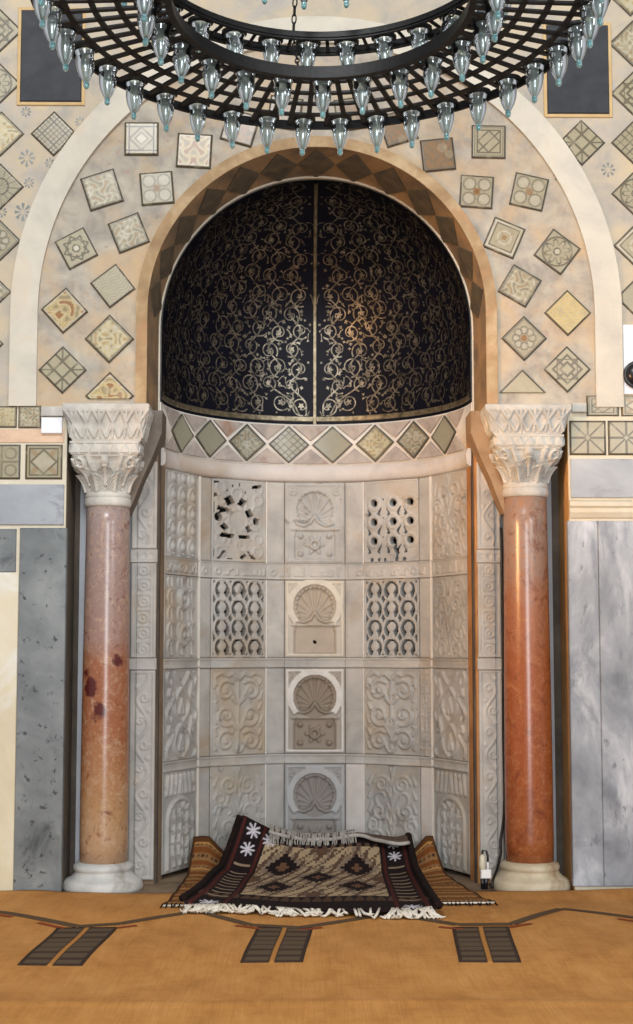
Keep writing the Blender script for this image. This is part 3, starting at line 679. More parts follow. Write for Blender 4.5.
# recess behind the columns
YR = .36
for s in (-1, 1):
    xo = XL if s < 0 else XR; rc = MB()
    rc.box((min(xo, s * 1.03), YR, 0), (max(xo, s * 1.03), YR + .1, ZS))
    o = tag(rc.build('wall_recess_left' if s < 0 else 'wall_recess_right', M['recback']), 'dark plaster recess behind the %s column' % ('left pink' if s < 0 else 'right red'), 'wall', kind='structure')
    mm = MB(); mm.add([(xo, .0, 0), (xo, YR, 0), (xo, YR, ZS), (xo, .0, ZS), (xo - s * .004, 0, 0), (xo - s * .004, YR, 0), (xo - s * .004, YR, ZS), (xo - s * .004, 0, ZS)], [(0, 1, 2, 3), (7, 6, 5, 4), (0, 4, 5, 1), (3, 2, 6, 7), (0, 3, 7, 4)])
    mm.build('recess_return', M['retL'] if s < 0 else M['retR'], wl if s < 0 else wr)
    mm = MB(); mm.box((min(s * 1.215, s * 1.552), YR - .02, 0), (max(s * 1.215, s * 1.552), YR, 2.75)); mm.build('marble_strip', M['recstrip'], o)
    # corbel carrying the arch behind the capital
    poly = [(.998, ZS - .005), (1.0, 2.90), (1.065, 2.73), (1.125, 2.60), (1.175, 2.46), (1.21, 2.38), (1.33, 2.42), (1.52, ZS - .005)]
    mm = MB(); k = len(poly); mm.add([(s * x, .12, z) for x, z in poly] + [(s * x, YR + .05, z) for x, z in poly], [tuple(range(k)), tuple(range(2 * k - 1, k - 1, -1))] + [(i, i + k, (i + 1) % k + k, (i + 1) % k) for i in range(k)])
    mm.build('corbel', M['corbL'] if s < 0 else M['corbR'], wall)

# ------------------------------------------------------------------ the niche
R0, YC0 = 1.03, .35
niche = empty('mihrab_niche', (0, YC0, 0), 'concave niche lined with carved pale marble panels between the two columns', 'niche')
def cp(th, r=R0): return np.array([r * math.sin(rad(th)), YC0 + r * math.cos(rad(th)), 0.0])
ROWS = [(.03, .690), (.762, 1.372), (1.445, 2.005), (2.125, 2.715)]
def facet(t0, t1, z0, z1, depth=0.0):
    A, B = cp(t0), cp(t1); w = np.linalg.norm(B - A); e = (B - A) / w; nrm = np.array([e[1], -e[0], 0.0]); mid = (A + B) / 2
    if nrm @ (np.array([0, YC0, 0]) - mid) < 0: nrm = -nrm
    def pos(X, Y, H): return mid + X[..., None] * e + H[..., None] * nrm + np.stack([X * 0, X * 0, Y + z0], -1) + nrm * depth
    return w, z1 - z0, pos
def panel(t0, t1, row, fn, amp=.012, mat=None, lab=None, colfn=None):
    z0, z1 = ROWS[row]; w, h, pos = facet(t0 + .1, t1 - .1, z0, z1)
    X, Y = grid(w, h, .0062); H, hole = fn(X / w, Y / w, h / w)
    cell = ~(hole[:-1, :-1] & hole[1:, 1:]) if hole.any() else None
    o = hf('carved_panel', X, Y, pos, H * amp, mat or M['marble'], niche, cell, .05, colfn(X / w, Y / w, h / w) if colfn else None)
    if lab: o['label'] = lab
    return o
TH = [(-80, -52.5), (-45.5, -20), (-12.3, 12.3), (20, 45.5), (52.5, 80)]
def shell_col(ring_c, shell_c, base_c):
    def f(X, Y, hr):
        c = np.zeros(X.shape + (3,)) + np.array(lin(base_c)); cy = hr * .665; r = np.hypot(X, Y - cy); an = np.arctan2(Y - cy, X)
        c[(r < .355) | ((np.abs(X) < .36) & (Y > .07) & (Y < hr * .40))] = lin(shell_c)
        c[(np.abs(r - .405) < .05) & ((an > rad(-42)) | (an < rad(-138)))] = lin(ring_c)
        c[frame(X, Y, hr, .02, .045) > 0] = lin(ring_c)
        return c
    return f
SH = lambda k: (lambda X, Y, hr: p_shell(X, Y, hr, k))
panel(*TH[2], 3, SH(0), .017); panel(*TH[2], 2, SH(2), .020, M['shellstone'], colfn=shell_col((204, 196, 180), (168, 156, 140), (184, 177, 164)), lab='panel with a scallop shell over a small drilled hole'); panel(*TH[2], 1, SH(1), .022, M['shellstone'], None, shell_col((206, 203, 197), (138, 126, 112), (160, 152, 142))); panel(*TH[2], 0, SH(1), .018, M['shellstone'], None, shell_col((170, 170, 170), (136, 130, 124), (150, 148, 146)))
panel(*TH[1], 3, p_star, .012, lab='pierced panel with a star'); panel(*TH[3], 3, p_circles, .012, lab='pierced panel with round holes')
panel(*TH[1], 2, lambda X, Y, h: p_omega(X, Y, h, 1), .012, lab='pierced panel of looped openings'); panel(*TH[3], 2, lambda X, Y, h: p_omega(X, Y, h, 5), .012, lab='pierced panel of looped openings')
panel(*TH[1], 1, lambda X, Y, h: p_arab(X, Y, h, 0), .014); panel(*TH[3], 1, lambda X, Y, h: p_arab(X, Y, h, 1), .020)
panel(*TH[1], 0, lambda X, Y, h: p_leaves(X, Y, h, 3), .008); panel(*TH[3], 0, lambda X, Y, h: p_leaves(X, Y, h, 8), .01)
panel(*TH[0], 3, lambda X, Y, h: p_dots(X, Y, h, 0), .022); panel(*TH[4], 3, lambda X, Y, h: p_leaves(X, Y, h, 11), .01)
panel(*TH[0], 2, lambda X, Y, h: p_dots(X, Y, h, 1), .018); panel(*TH[4], 2, lambda X, Y, h: p_leaves(X, Y, h, 21), .01)
panel(*TH[0], 1, p_lattice, .022); panel(*TH[4], 1, p_lattice, .018)
panel(*TH[0], 0, p_arcade, .02); panel(*TH[4], 0, p_arcade, .015)
# plain pilaster strips, row by row, and the string courses
for (t0, t1) in ((-52.5, -45.5), (-20, -12.3), (12.3, 20), (45.5, 52.5)):
    for r_, (z0, z1) in enumerate(ROWS):
        w, h, pos = facet(t0 + .08, t1 - .08, z0, z1, .004); X, Y = grid(w, h, .008)
        if t0 == 45.5 and r_ == 1: H, _ = p_leaves(X / w, Y / w, h / w, 4); H = H * .008
        else: H = np.where(inside(X / w, Y / w, h / w, .06), 0, -.004)
        hf('pilaster_strip', X, Y, pos, H, M['marble2'] if (t0 < 0 or r_) else M['cornice'], niche, None, .05)
for zi, (z0, z1) in enumerate(((.69, .762), (1.372, 1.445), (2.005, 2.125))):
    for k, (t0, t1) in enumerate([TH[0], (-52.5, -45.5), TH[1], (-20, -12.3), TH[2], (12.3, 20), TH[3], (45.5, 52.5), TH[4]]):
        w, h, pos = facet(t0 + .06, t1 - .06, z0 + .002, z1 - .002, .006); X, Y = grid(w, h, .006)
        H = p_kufic(X, Y, w, h, 31 * zi + k) * .009 if zi == 2 else np.where((Y > h * .25) & (Y < h * .75), .0, .006)
        o = hf('inscription_band' if zi == 2 else 'string_course', X, Y, pos, H, M['marble2'], niche, None, .05)
for tj in (-52.5, 52.5, -20, 20):
    A = cp(tj, R0 + .03); B = cp(tj, R0 - .012 if abs(tj) > 50 else R0 - .006); d = np.array([B[1] - A[1], A[0] - B[0], 0]); d = d / np.linalg.norm(d) * (.009 if abs(tj) > 50 else .004)
    m = MB(); q = [A - d, B - d, B + d, A + d]; m.add([(p[0], p[1], .02) for p in q] + [(p[0], p[1], 2.717) for p in q], [(0, 1, 5, 4), (1, 2, 6, 5), (2, 3, 7, 6), (4, 5, 6, 7)])
    m.build('mortar_joint', M['grout'], niche)
# masonry shell behind the lining, coloured dark for the shade in the holes
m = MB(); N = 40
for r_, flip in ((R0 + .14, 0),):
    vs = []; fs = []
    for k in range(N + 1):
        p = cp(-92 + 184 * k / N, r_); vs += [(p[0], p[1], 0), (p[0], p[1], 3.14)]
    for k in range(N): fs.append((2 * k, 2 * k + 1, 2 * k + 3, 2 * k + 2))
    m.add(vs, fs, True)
m.build('niche_masonry', M['void'], niche)['label'] = 'masonry seen through the pierced panels, cavity shade in its colour'
# plaster jambs
for s in (-1, 1):
    A = np.array([s * 1.045, .335]); B = cp(80 * s)[:2]; C2 = cp(80 * s, R0 + .1)[:2]; D2 = np.array([s * 1.17, .34])
    q = [A, B, C2, D2]; m = MB(); m.add([(p[0], p[1], 0) for p in q] + [(p[0], p[1], ZS + .01) for p in q], [(0, 1, 5, 4), (1, 2, 6, 5), (2, 3, 7, 6), (3, 0, 4, 7), (4, 5, 6, 7)])
    m.build('jamb', M['jambL'] if s < 0 else M['jambR'], niche)['label'] = 'brown plaster jamb with shade in its colour' if s < 0 else 'plaster jamb with warm light in its colour'
def drum(name, prof, mat, t0=-88, t1=88, N=88):
    vs = []; fs = []; k = len(prof)
    for i in range(N + 1):
        for r_, z in prof: p = cp(t0 + (t1 - t0) * i / N, r_); vs.append((p[0], p[1], z))
    for i in range(N):
        for j in range(k - 1): fs.append((i * k + j, i * k + j + 1, (i + 1) * k + j + 1, (i + 1) * k + j))
    fs += [tuple(range(k)), tuple(range(N * k + k - 1, N * k - 1, -1))]
    return put(name, vs, fs, mat, niche, [True] * (len(fs) - 2) + [False, False])
drum('cornice', [(R0 + .06, 2.715), (R0 - .012, 2.72), (R0 - .03, 2.735), (R0 - .034, 2.80), (R0 - .024, 2.815), (R0 - .024, 2.835), (R0 + .01, 2.842), (R0 + .01, 2.846)], M['cornice'])
drum('frieze_bed', [(R0 + .05, 2.84), (R0 + .003, 2.842), (R0 + .003, 3.146), (R0 + .05, 3.147)], M['grout'])
def cyl_poly(name, pts, mat, h=.010):                # polygon in (theta, z) wrapped on the drum, raised h
    n_ = len(pts); c_ = (sum(p[0] for p in pts) / n_, sum(p[1] for p in pts) / n_)
    vs = [cp(a, R0 + .003) + [0, 0, z] for a, z in pts] + [cp(a + (c_[0] - a) * .04, R0 - h) + [0, 0, z + (c_[1] - z) * .04] for a, z in pts]
    return put(name, vs, [tuple(range(n_, 2 * n_))] + [(i, (i + 1) % n_, (i + 1) % n_ + n_, i + n_) for i in range(n_)], mat, niche)
zb, zt, zm = 2.853, 3.135, 2.994; st = 18.0
for k in range(-5, 6):
    a = 7.3 + st * k
    if abs(a) < 79:
        # patterned diamond tile as a little raster
        n_ = 26; X, Z = np.meshgrid(np.linspace(-1, 1, n_ + 1), np.linspace(-1, 1, n_ + 1))
        typ = {-1: 'grid', -2: 'vine', 1: 'leaf', 2: 'vine'}.get(k, 'plain'); cc = tile_rgb(X, Z, typ, 40 + k) * np.array([.86, .95, 1.10])
        def pos(x, z, h, a=a):
            p = (x + z) / 2; q2 = (z - x) / 2; th = a + p * (st / 2 - .55); r_ = R0 - h
            return np.stack([r_ * np.sin(np.radians(th)), YC0 + r_ * np.cos(np.radians(th)), zm + q2 * (zt - zb) / 2 * .97], -1)
        hf('frieze_tile', X, Z, pos, X * 0 + .009, M['tile'], niche, None, .004, cc)
    b_ = a + st / 2
    if abs(b_) < 84:
        for up_ in (0, 1):
            z0, z1 = (zt, zm + .028) if up_ else (zb, zm - .028)
            cyl_poly('frieze_triangle', [(b_ - st / 2 + 1.5, z0), (b_, z1), (b_ + st / 2 - 1.5, z0)][::(1 if up_ else -1)], M['frtri'])

# ------------------------------------------------------------------ jamb pilasters beside the niche (thing per side)
def pilaster(s):
    x0, x1 = (-1.212, -1.046) if s < 0 else (1.058, 1.212); Y = .325
    w_ = x1 - x0; cx = (x0 + x1) / 2
    r = empty('carved_pilaster', (cx, Y, 0), 'narrow carved grey marble pilaster between %s column and niche' % ('the left pink' if s < 0 else 'the right red'), 'pilaster')
    def pos(z0): return lambda X, Z, H: np.stack([cx + X, Y - H, z0 + Z], -1)
    secs = [(.03, 1.372, 'vine'), (1.372, 1.45, 'band'), (1.45, 2.07, 'ros'), (2.07, 2.16, 'cap'), (2.16, 2.74, 'vine')]
    for z0, z1, k in secs:
        ww = w_ + (.012 if k in ('band', 'cap') else 0); X, Z = grid(ww, z1 - z0 - .004, .0062); xr, yr, hr = X / ww, Z / ww, (z1 - z0) / ww
        H = np.where(inside(xr, yr, hr, .14), 0, .7); H = np.where(inside(xr, yr, hr, .02), H, .3)
        if k == 'vine':
            H = np.maximum(H, stroke(xr, yr, [(.22 * math.sin(y_ * 3.4), y_) for y_ in np.linspace(.2, hr - .2, 60)], .055))
            for j in range(int((hr - .3) / .92)):
                sg = 1 if j % 2 == 0 else -1; H = np.maximum(H, .9 * stroke(xr, yr, spir(-sg * .08, .55 + j * .924, .2, .05, 0, sg * 420), .05)); H = np.maximum(H, .8 * dome(xr, yr, sg * .22, .95 + j * .924, .1))
        elif k == 'ros':
            for j in range(6):
                cy = hr * (j + .5) / 6; H = np.maximum(H, ringh(xr, yr, 0, cy, .17, .06)); H = np.maximum(H, dome(xr, yr, 0, cy, .08)); H = np.maximum(H, .8 * (np.abs(np.maximum(np.abs(xr), np.abs(yr - cy)) - .29) < .04))
        else:
            H = np.where(inside(xr, yr, hr, .06), .9, 1.2)
            if k == 'cap':
                for j in (-.28, 0, .28): H = np.where(disc(xr, yr, j, hr / 2, .1), .3, H)
        hf('pilaster_shaft' if k != 'cap' and k != 'band' else 'pilaster_band', X, Z, pos(z0), H * .009, M['marble2'], r, None, .02)
pilaster(-1); pilaster(1)

# ------------------------------------------------------------------ half dome of painted wood
dome_o = empty('half_dome', (0, YC0, 3.12), 'black painted wooden half dome with gilt vine scrolls above the niche', 'dome')
RD, ZB = 1.031, 3.150
YD = YV - .01
def dproj(p, off=0.0):
    p = np.asarray(p, float); q = p - np.array([0, YD, ZV])
    if p[2] < ZV: q[2] = 0
    q = q / (np.linalg.norm(q) + 1e-9) * (RD - off)
    return np.array([q[0], YD + q[1], (p[2] if p[2] < ZV else ZV + q[2])])
def dpt(th, s_, off=0.0):
    L0 = ZV - ZB
    if s_ <= L0: return dproj((math.sin(th), YD + math.cos(th), ZB + s_), off)
    b = (s_ - L0) / RD; return np.array([(RD - off) * math.sin(th) * math.cos(b), YD + (RD - off) * math.cos(th) * math.cos(b), ZV + (RD - off) * math.sin(b)])
L0 = ZV - ZB; SMAX = L0 + RD * PI / 2
NT_, NS = 72, 44; vs = []; fs = []
sv = [L0 * k / 10 for k in range(10)] + [L0 + RD * PI / 2 * k / 34 for k in range(35)]
for th in np.linspace(-PI / 2 - .02, PI / 2 + .02, NT_ + 1):
    for s_ in sv: vs.append(dpt(th, s_))
ns = len(sv)
for i in range(NT_):
    for j in range(ns - 1): fs.append((i * ns + j, i * ns + j + 1, (i + 1) * ns + j + 1, (i + 1) * ns + j))
sh = put('dome_shell', vs, fs, M['darkwood'], dome_o, True)
# bottom ledge
vs = []; fs = []
for i, th in enumerate(np.linspace(-PI / 2 - .02, PI / 2 + .02, 61)):
    for r_ in (RD, R0 + .04): vs.append((r_ * math.sin(th), YD + r_ * math.cos(th), ZB))
    vs.append((RD * math.sin(th), YD + RD * math.cos(th), ZB))
for i in range(60): fs.append((i * 3, i * 3 + 1, i * 3 + 4, i * 3 + 3))
put('dome_ledge', vs, fs, M['darkwood'], dome_o)
def ribbon(m, pts, w0, w1=None, off=.004):
    w1 = w0 if w1 is None else w1; n_ = len(pts); vs = []
    P = [dproj(p, off) for p in pts]
    for i, p in enumerate(P):
        d = P[min(i + 1, n_ - 1)] - P[max(i - 1, 0)]; nr = p - np.array([0, YD, ZV if p[2] > ZV else p[2]]); sd = np.cross(d, nr); sd /= (np.linalg.norm(sd) + 1e-9)
        w_ = (w0 + (w1 - w0) * i / max(1, n_ - 1)) / 2; vs += [dproj(p + sd * w_, off), dproj(p - sd * w_, off)]
    m.add(vs, [(2 * i, 2 * i + 2, 2 * i + 3, 2 * i + 1) for i in range(n_ - 1)])
def local(th, s_):
    p = dpt(th, s_); t2 = dpt(th, s_ + .01) - p; t2 /= np.linalg.norm(t2); t1 = dpt(th + .01, s_) - p; t1 /= (np.linalg.norm(t1) + 1e-9)
    return p, t1, t2
vine = MB()
def both(pts, w0, w1=None):
    ribbon(vine, pts, w0, w1); ribbon(vine, [np.array([-p[0], p[1], p[2]]) for p in pts], w0, w1)
def leaf(p, t1, t2, cx, cy, r_, lobes, rot):
    for sx in (1, -1):
        ring_ = []
        for k in range(lobes * 2):
            a = rot + PI * k / lobes; rr = r_ if k % 2 == 0 else r_ * .5
            q = p + t1 * (cx + rr * math.cos(a)) + t2 * (cy + rr * math.sin(a)); q = dproj(q, .0045); ring_.append((sx * q[0], q[1], q[2]))
        c_ = dproj(p + t1 * cx + t2 * cy, .0045); k0 = len(ring_)
        vine.add(ring_ + [(sx * c_[0], c_[1], c_[2])], [(k, (k + 1) % k0, k0) for k in range(k0)])
sp_ = .158; row = 0; s_ = .15
while s_ < SMAX - .12:
    b = max(0, (s_ - L0) / RD); rho = RD * math.cos(b); j = 0
    while True:
        aa = .105 + sp_ * (j + .5 * (row % 2)) + rnd.uniform(-.012, .012)
        if aa > rho * PI / 2 - .05: break
        th = aa / rho; p, t1, t2 = local(th, s_ + rnd.uniform(-.018, .018)); sg = -1 if row % 2 else 1; r0 = .072 + rnd.uniform(-.012, .009)
        pts = []; turns = rnd.uniform(380, 500); st0 = rnd.uniform(-150, -60)
        for k in range(30):
            f = k / 29; r_ = r0 * (1 - .66 * f); an = rad(st0) + sg * rad(turns) * f; pts.append(p + t1 * r_ * math.cos(an) + t2 * r_ * math.sin(an))
        both(pts, .0105, .0065); leaf(p, t1, t2, 0, 0, .029, 5, rnd.uniform(0, 6))
        for k in range(4):
            an = rnd.uniform(0, 2 * PI); leaf(p, t1, t2, .084 * math.cos(an), .084 * math.sin(an), rnd.uniform(.010, .018), rnd.choice((3, 4, 5)), an)
        for k in range(3):
            an = rnd.uniform(0, 2 * PI); rr = r0 * rnd.choice((.98, .62)); c0, c1 = p + t1 * rr * math.cos(an) + t2 * rr * math.sin(an), p + t1 * (rr + .03) * math.cos(an + .6) + t2 * (rr + .03) * math.sin(an + .6)
            both([c0, (c0 + c1) / 2 + t2 * .008, c1], .008, .004); leaf(p, t1, t2, (rr + .03) * math.cos(an + .6), (rr + .03) * math.sin(an + .6), .012, 3, an)
        j += 1
    row += 1; s_ += sp_ * .86
dr = sp_ * .86
for j in range(9):                             # winding main stems between the scrolls
    pts = []
    for q in np.linspace(.075, SMAX - .1, 150):
        b = max(0, (q - L0) / RD); rho = RD * math.cos(b)
        aa = .105 + sp_ * (j + .25) + .045 * math.sin((q - .15) / dr * PI - PI / 2) * 1.0
        if q < .3: aa = aa * (q / .3) ** .8 + .015 * (1 - q / .3) if j < 2 else aa
        if aa > rho * PI / 2 - .03: break
        pts.append(dpt(aa / rho, q))
    if len(pts) > 4: both(pts, .0115, .008)
vine.build('vine_scroll', M['gilt'], dome_o)['label'] = 'gilt vine scrolls and leaves'
rl = MB(); w_ = .030; vs = []; ss = np.linspace(.0, SMAX - .02, 60)
for q in ss:
    p = dpt(0, q); nr = np.array([0, YD, max(ZV, p[2]) if p[2] > ZV else p[2]]) - p; nr = np.array([0, nr[1], nr[2] if p[2] > ZV else 0]); nr /= np.linalg.norm(nr)
    if p[2] > ZV: nr = (np.array([0, YD, ZV]) - p); nr /= np.linalg.norm(nr)
    vs += [p + [-w_ / 2, 0, 0], p + [-w_ / 3, 0, 0] + nr * .018, p + [w_ / 3, 0, 0] + nr * .018, p + [w_ / 2, 0, 0]]
rl.add(vs, [(4 * i + k, 4 * i + 4 + k, 4 * i + 5 + k, 4 * i + 1 + k) for i in range(len(ss) - 1) for k in range(3)])
rl.build('centre_rib', M['giltrail'], dome_o)['label'] = 'gilt rib up the middle of the dome'
for z0, z1, th0 in ((.022, .062, 0),):
    vs = []; fs = []
    for i, th in enumerate(np.linspace(-PI / 2, PI / 2, 81)): vs += [dpt(th, z0, .002), dpt(th, z0 + .005, .008), dpt(th, z1 - .005, .008), dpt(th, z1, .002)]
    for i in range(80):
        for k in range(3): fs.append((4 * i + k, 4 * i + 4 + k, 4 * i + 5 + k, 4 * i + 1 + k))
    put('border_rail', vs, fs, M['giltrail'], dome_o)

# ------------------------------------------------------------------ columns
def sqloft(name, cx, cy, zs, hws, hfun, mat, parent, per=150, nz=40, amp=.02, round_=None):
    """ring loft; hws(t) half width, round_(t) 0 square..1 circle; hfun(side coordinate -1..1, t, angle) relief"""
    vs = []; fs = []
    T = np.linspace(0, 1, nz + 1); A = np.linspace(0, 2 * PI, per, endpoint=False) - PI * .75
    for t_ in T:
        hw = hws(t_); ro = round_(t_) if round_ else 0
        for a in A:
            ca, sa = math.cos(a), math.sin(a); m_ = max(abs(ca), abs(sa)); sq = 1 / m_; u_ = (ca / m_ if abs(sa) >= abs(ca) else sa / m_)
            r_ = hw * (ro + (1 - ro) * sq) + hfun(u_, t_, a) * amp
            vs.append((cx + r_ * ca, cy + r_ * sa, zs[0] + (zs[1] - zs[0]) * t_))
    for j in range(nz):
        for i in range(per): fs.append((j * per + i, j * per + (i + 1) % per, (j + 1) * per + (i + 1) % per, (j + 1) * per + i))
    fs += [tuple(range(per))[::-1], tuple(nz * per + i for i in range(per))]
    sm = [True] * (nz * per) + [False, False]
    return put(name, vs, fs, mat, parent, sm)
def lerp(t_, pts):
    for (a, va), (b, vb) in zip(pts, pts[1:]):
        if t_ <= b: return va + (vb - va) * (t_ - a) / max(1e-9, b - a)
    return pts[-1][1]
def h_impost(u, t_, a):
    if t_ > .86: return .0
    if t_ < .08: return .2
    y = (t_ - .08) / .78; n_ = 6; f = (u * n_ / 2 + 10) % 1 - .5
    lat = abs(abs(f) * 2 - abs((y * 2) % 2 - 1))
    stem = .9 if abs(f) < .07 else 0
    return max(stem, .9 if lat < .2 else 0, .6 if abs(y - .95) < .06 else 0) * .8
def h_leafband(u, t_, a):
    if t_ > .85 or t_ < .1: return .5
    f = (u * 3.5 + 10.5) % 1 - .5; y = (t_ - .1) / .75
    return .9 if abs(f) < .42 * (1 - y ** 1.6) else 0
def h_cap(u, t_, a):
    """two ranks of drilled acanthus leaves, corner volutes, fleuron"""
    if t_ < .17: return .25 * math.sin(min(1, t_ / .17) * PI)
    h = 0
    f1 = (a / (2 * PI) * 8 + 40) % 1 - .5; y1 = (t_ - .17) / .40
    if 0 < y1 < 1:
        wv = .46 * math.sqrt(max(0, 1 - y1 ** 3)); 
        if abs(f1) < wv: h = .5 + .7 * y1 ** 3 - .35 * abs(f1) / .46 + (.2 if abs(f1) < .05 else 0) - (.45 if (abs(f1) * 9 + y1 * 5) % 1 < .3 and abs(f1) > .09 else 0)
    f2 = (a / (2 * PI) * 8 + 40.5) % 1 - .5; y2 = (t_ - .30) / .45
    if 0 < y2 < 1 and h == 0:
        if abs(f2) < .44 * math.sqrt(max(0, 1 - y2 ** 3)): h = .2 + .9 * y2 ** 3 + (.2 if abs(f2) < .05 else 0) - (.45 if (abs(f2) * 9 + y2 * 5) % 1 < .3 and abs(f2) > .09 else 0)
    if t_ > .62:
        cu = abs(abs(u) - .80); y = (t_ - .80) / .16; d = math.hypot(cu / .2, y)
        if d < 1: h = max(h, 1.2 * (.6 + .4 * math.cos(d * 3 * PI)))
        d2 = math.hypot(u / .13, (t_ - .84) / .13)
        if d2 < 1: h = max(h, 1.3 - .4 * d2)
        if abs(abs(u) - .42 - .25 * (t_ - .62)) < .06: h = max(h, .8)
    if t_ > .95: h = max(h, .5)
    return h - .25
def column(s):
    cx, cy = (-1.343 if s < 0 else 1.348), .14; o = .022 if s < 0 else .088
    c = empty('marble_column', (cx, cy, 0), ('left column of mottled pink and orange marble with dark red blotches' if s < 0 else 'right column of polished orange red marble beside the niche'), 'column', 'columns flanking the niche', 'thing')
    sh = MB(); sh.lathe([(.150, .15), (.1525, .3), (.1515, .8), (.1475, 1.4), (.143, 1.9), (.139, 2.3), (.1385, 2.425 + o)], (cx, cy, 0), 64)
    sh.build('shaft', M['shaftL'] if s < 0 else M['shaftR'], c)
    b = MB(); pr = [(.246, 0), (.25, .02), (.247, .05), (.238, .066), (.225, .074), (.205, .085), (.19, .104), (.185, .118), (.186, .124), (.192, .13), (.194, .146), (.188, .16), (.172, .167), (.166, .172), (.15, .176)]
    b.lathe(pr, (cx, cy, 0), 48)
    vs = [(x + .006 * math.sin(9 * x + 23 * z) , y + .006 * math.sin(11 * x + 17 * z), z) for x, y, z in b.v]; b.v = vs
    b.build('base', M['base'] if s < 0 else M['baseR'], c)
    nk = MB(); nk.lathe([(.139, 2.39), (.146, 2.393), (.151, 2.405), (.153, 2.42), (.151, 2.437), (.145, 2.448)], (cx, cy, o), 48)
    nk.build('neck_ring', M['capital'], c)
    sqloft('capital', cx, cy, (2.435 + o, 2.715 + o * .8), lambda t_: lerp(t_, [(0, .137), (.2, .142), (.55, .168), (.8, .196), (1, .206)]), h_cap, M['capital'], c, 320, 80, .042, lambda t_: lerp(t_, [(0, 1), (.35, .95), (.75, .45), (1, .12)]))
    sqloft('abacus', cx, cy, (2.715 + o * .8, 2.80 + o * .7), lambda t_: lerp(t_, [(0, .208), (.15, .212), (1, .214)]), h_leafband, M['capital'], c, 400, 34, .020)
    sqloft('impost_block', cx + s * -.012, cy, (2.80 + o * .7, ZS), lambda t_: lerp(t_, [(0, .214), (.06, .218), (.85, .262), (.86, .272), (.97, .274), (1, .266)]), h_impost, M['capital'], c, 480, 80, .024)
column(-1); column(1)

# ------------------------------------------------------------------ slate plaques, round fixture
def plaque(u0, v0, u1, v1, label):
    a, b = at(u0, v0), at(u1, v1); c = (a + b) / 2
    p = empty('slate_plaque', (c[0], 0, b[2]), label, 'plaque', 'dark slate plaques high on the wall')
    m = MB(); m.box((a[0], -.02, b[2]), (b[0], .03, a[2]), .006); m.build('slate_panel', M['slate'], p)
    m = MB(); t_ = .022
    for q in (((a[0] - t_, -.012, b[2] - t_), (a[0], .02, a[2] + t_)), ((b[0], -.012, b[2] - t_), (b[0] + t_, .02, a[2] + t_)), ((a[0], -.012, b[2] - t_), (b[0], .02, b[2])), ((a[0], -.012, a[2]), (b[0], .02, a[2] + t_))): m.box(*q, .003)
    m.build('mortar_frame', M['slateframe'], p)['label'] = 'tan mortar border'
plaque(22, 11, 81.5, 102.5, 'dark slate plaque in the wall by the left side of the chandelier'); plaque(546, 26, 609, 114.5, 'dark slate plaque in the wall by the right side of the chandelier')
slab('white_panel', 622.5, 325, 660, 394.5, M['whitepanel'], wall, .012)
c = at(637, 375, -.02); fx = empty('round_wall_fixture', (c[0], -.012, c[2]), 'round black glossy fixture on the white panel right of the pale arch band', 'fixture')
def ylathe(prof, c, n_=40):
    m = MB(); m.lathe(prof, (0, 0, 0), n_); m.v = [(c[0] + x, c[1] - z, c[2] + y) for x, y, z in m.v]; m.f = [f[::-1] for f in m.f]; return m
ylathe([(.088, 0), (.09, .01), (.09, .03), (.082, .036), (.076, .033)], (c[0], -.012, c[2])).build('rim', M['black'], fx)
ylathe([(.078, .03), (.07, .048), (.05, .062), (.025, .069), (.004, .07)], (c[0], -.012, c[2])).build('dome_cover', M['black'], fx)

# ------------------------------------------------------------------ straw mat
def matz(x, y):
    z = .022 + .006 * np.sin(y * 5.5 + .4 * np.sin(x * 2)) + .004 * np.sin(x * 3.1 + y * 2)
    return z + .035 * np.exp(-((y + .2) / .16) ** 2) * np.clip((x - 1.0) / .9, 0, 1) + .010 * np.exp(-((y + 3.02) / .05) ** 2)
X, Y = np.meshgrid(np.linspace(-3.2, 3.2, 161), np.linspace(-6.5, -.115, 170))
Yw = np.where(Y > -.5, Y + .02 * np.sin(X * 7) * (Y + .5) / .39 + np.clip((X - 1.75) / .3, 0, 1) * .08 * (Y + .5) / .39 + np.clip((-X - 1.55) / .2, 0, 1) * .085 * (Y + .5) / .39, Y)
def mp(x, y, h): return np.stack([x, y, np.where(h < 0, .001, matz(x, y) + h)], -1)
mat_o = hf('straw_mat', X, Yw, mp, X * 0, M['mat'], None, None, .02)
tag(mat_o, 'large tan straw mat covering the floor in front of the niche', 'mat')
def mat_strip(p0, p1, w, colr, name):
    n_ = 14; a, b = np.array(p0[:2]), np.array(p1[:2]); d = (b - a) / np.linalg.norm(b - a); sd = np.array([-d[1], d[0]]); vs = []
    for i in range(n_ + 1):
        for q in (-1, 1): p = a + (b - a) * i / n_ + sd * w / 2 * q; vs.append((p[0], p[1], float(matz(p[0], p[1])) + .003))
    return put(name, vs, [(2 * i, 2 * i + 1, 2 * i + 3, 2 * i + 2) for i in range(n_)][::1], M['matmotif'], mat_o, None, np.tile(np.array(lin(colr)), (len(vs), 1)))
pk = [(-60, 912), (0, 916.5), (78, 930), (120, 928), (198, 917), (250, 929), (300, 931), (388, 919), (458, 929), (512, 929), (562, 914), (640, 923), (700, 930)]
for (a, b) in zip(pk, pk[1:]): mat_strip(atz(*a), atz(*b), .062, (92, 74, 56), 'woven_chevron')
for a, b in (((40, 925), (66, 930)), ((118, 930), (138, 928)), ((236, 928), (262, 931)), ((298, 932), (322, 929)), ((438, 929), (462, 931)), ((508, 930), (530, 927)), ((0, 918), (14, 920)), ((616, 922), (640, 925))):
    mat_strip(atz(*a) + [0, -.05, 0], atz(*b) + [0, -.05, 0], .035, (140, 66, 40), 'woven_chevron')
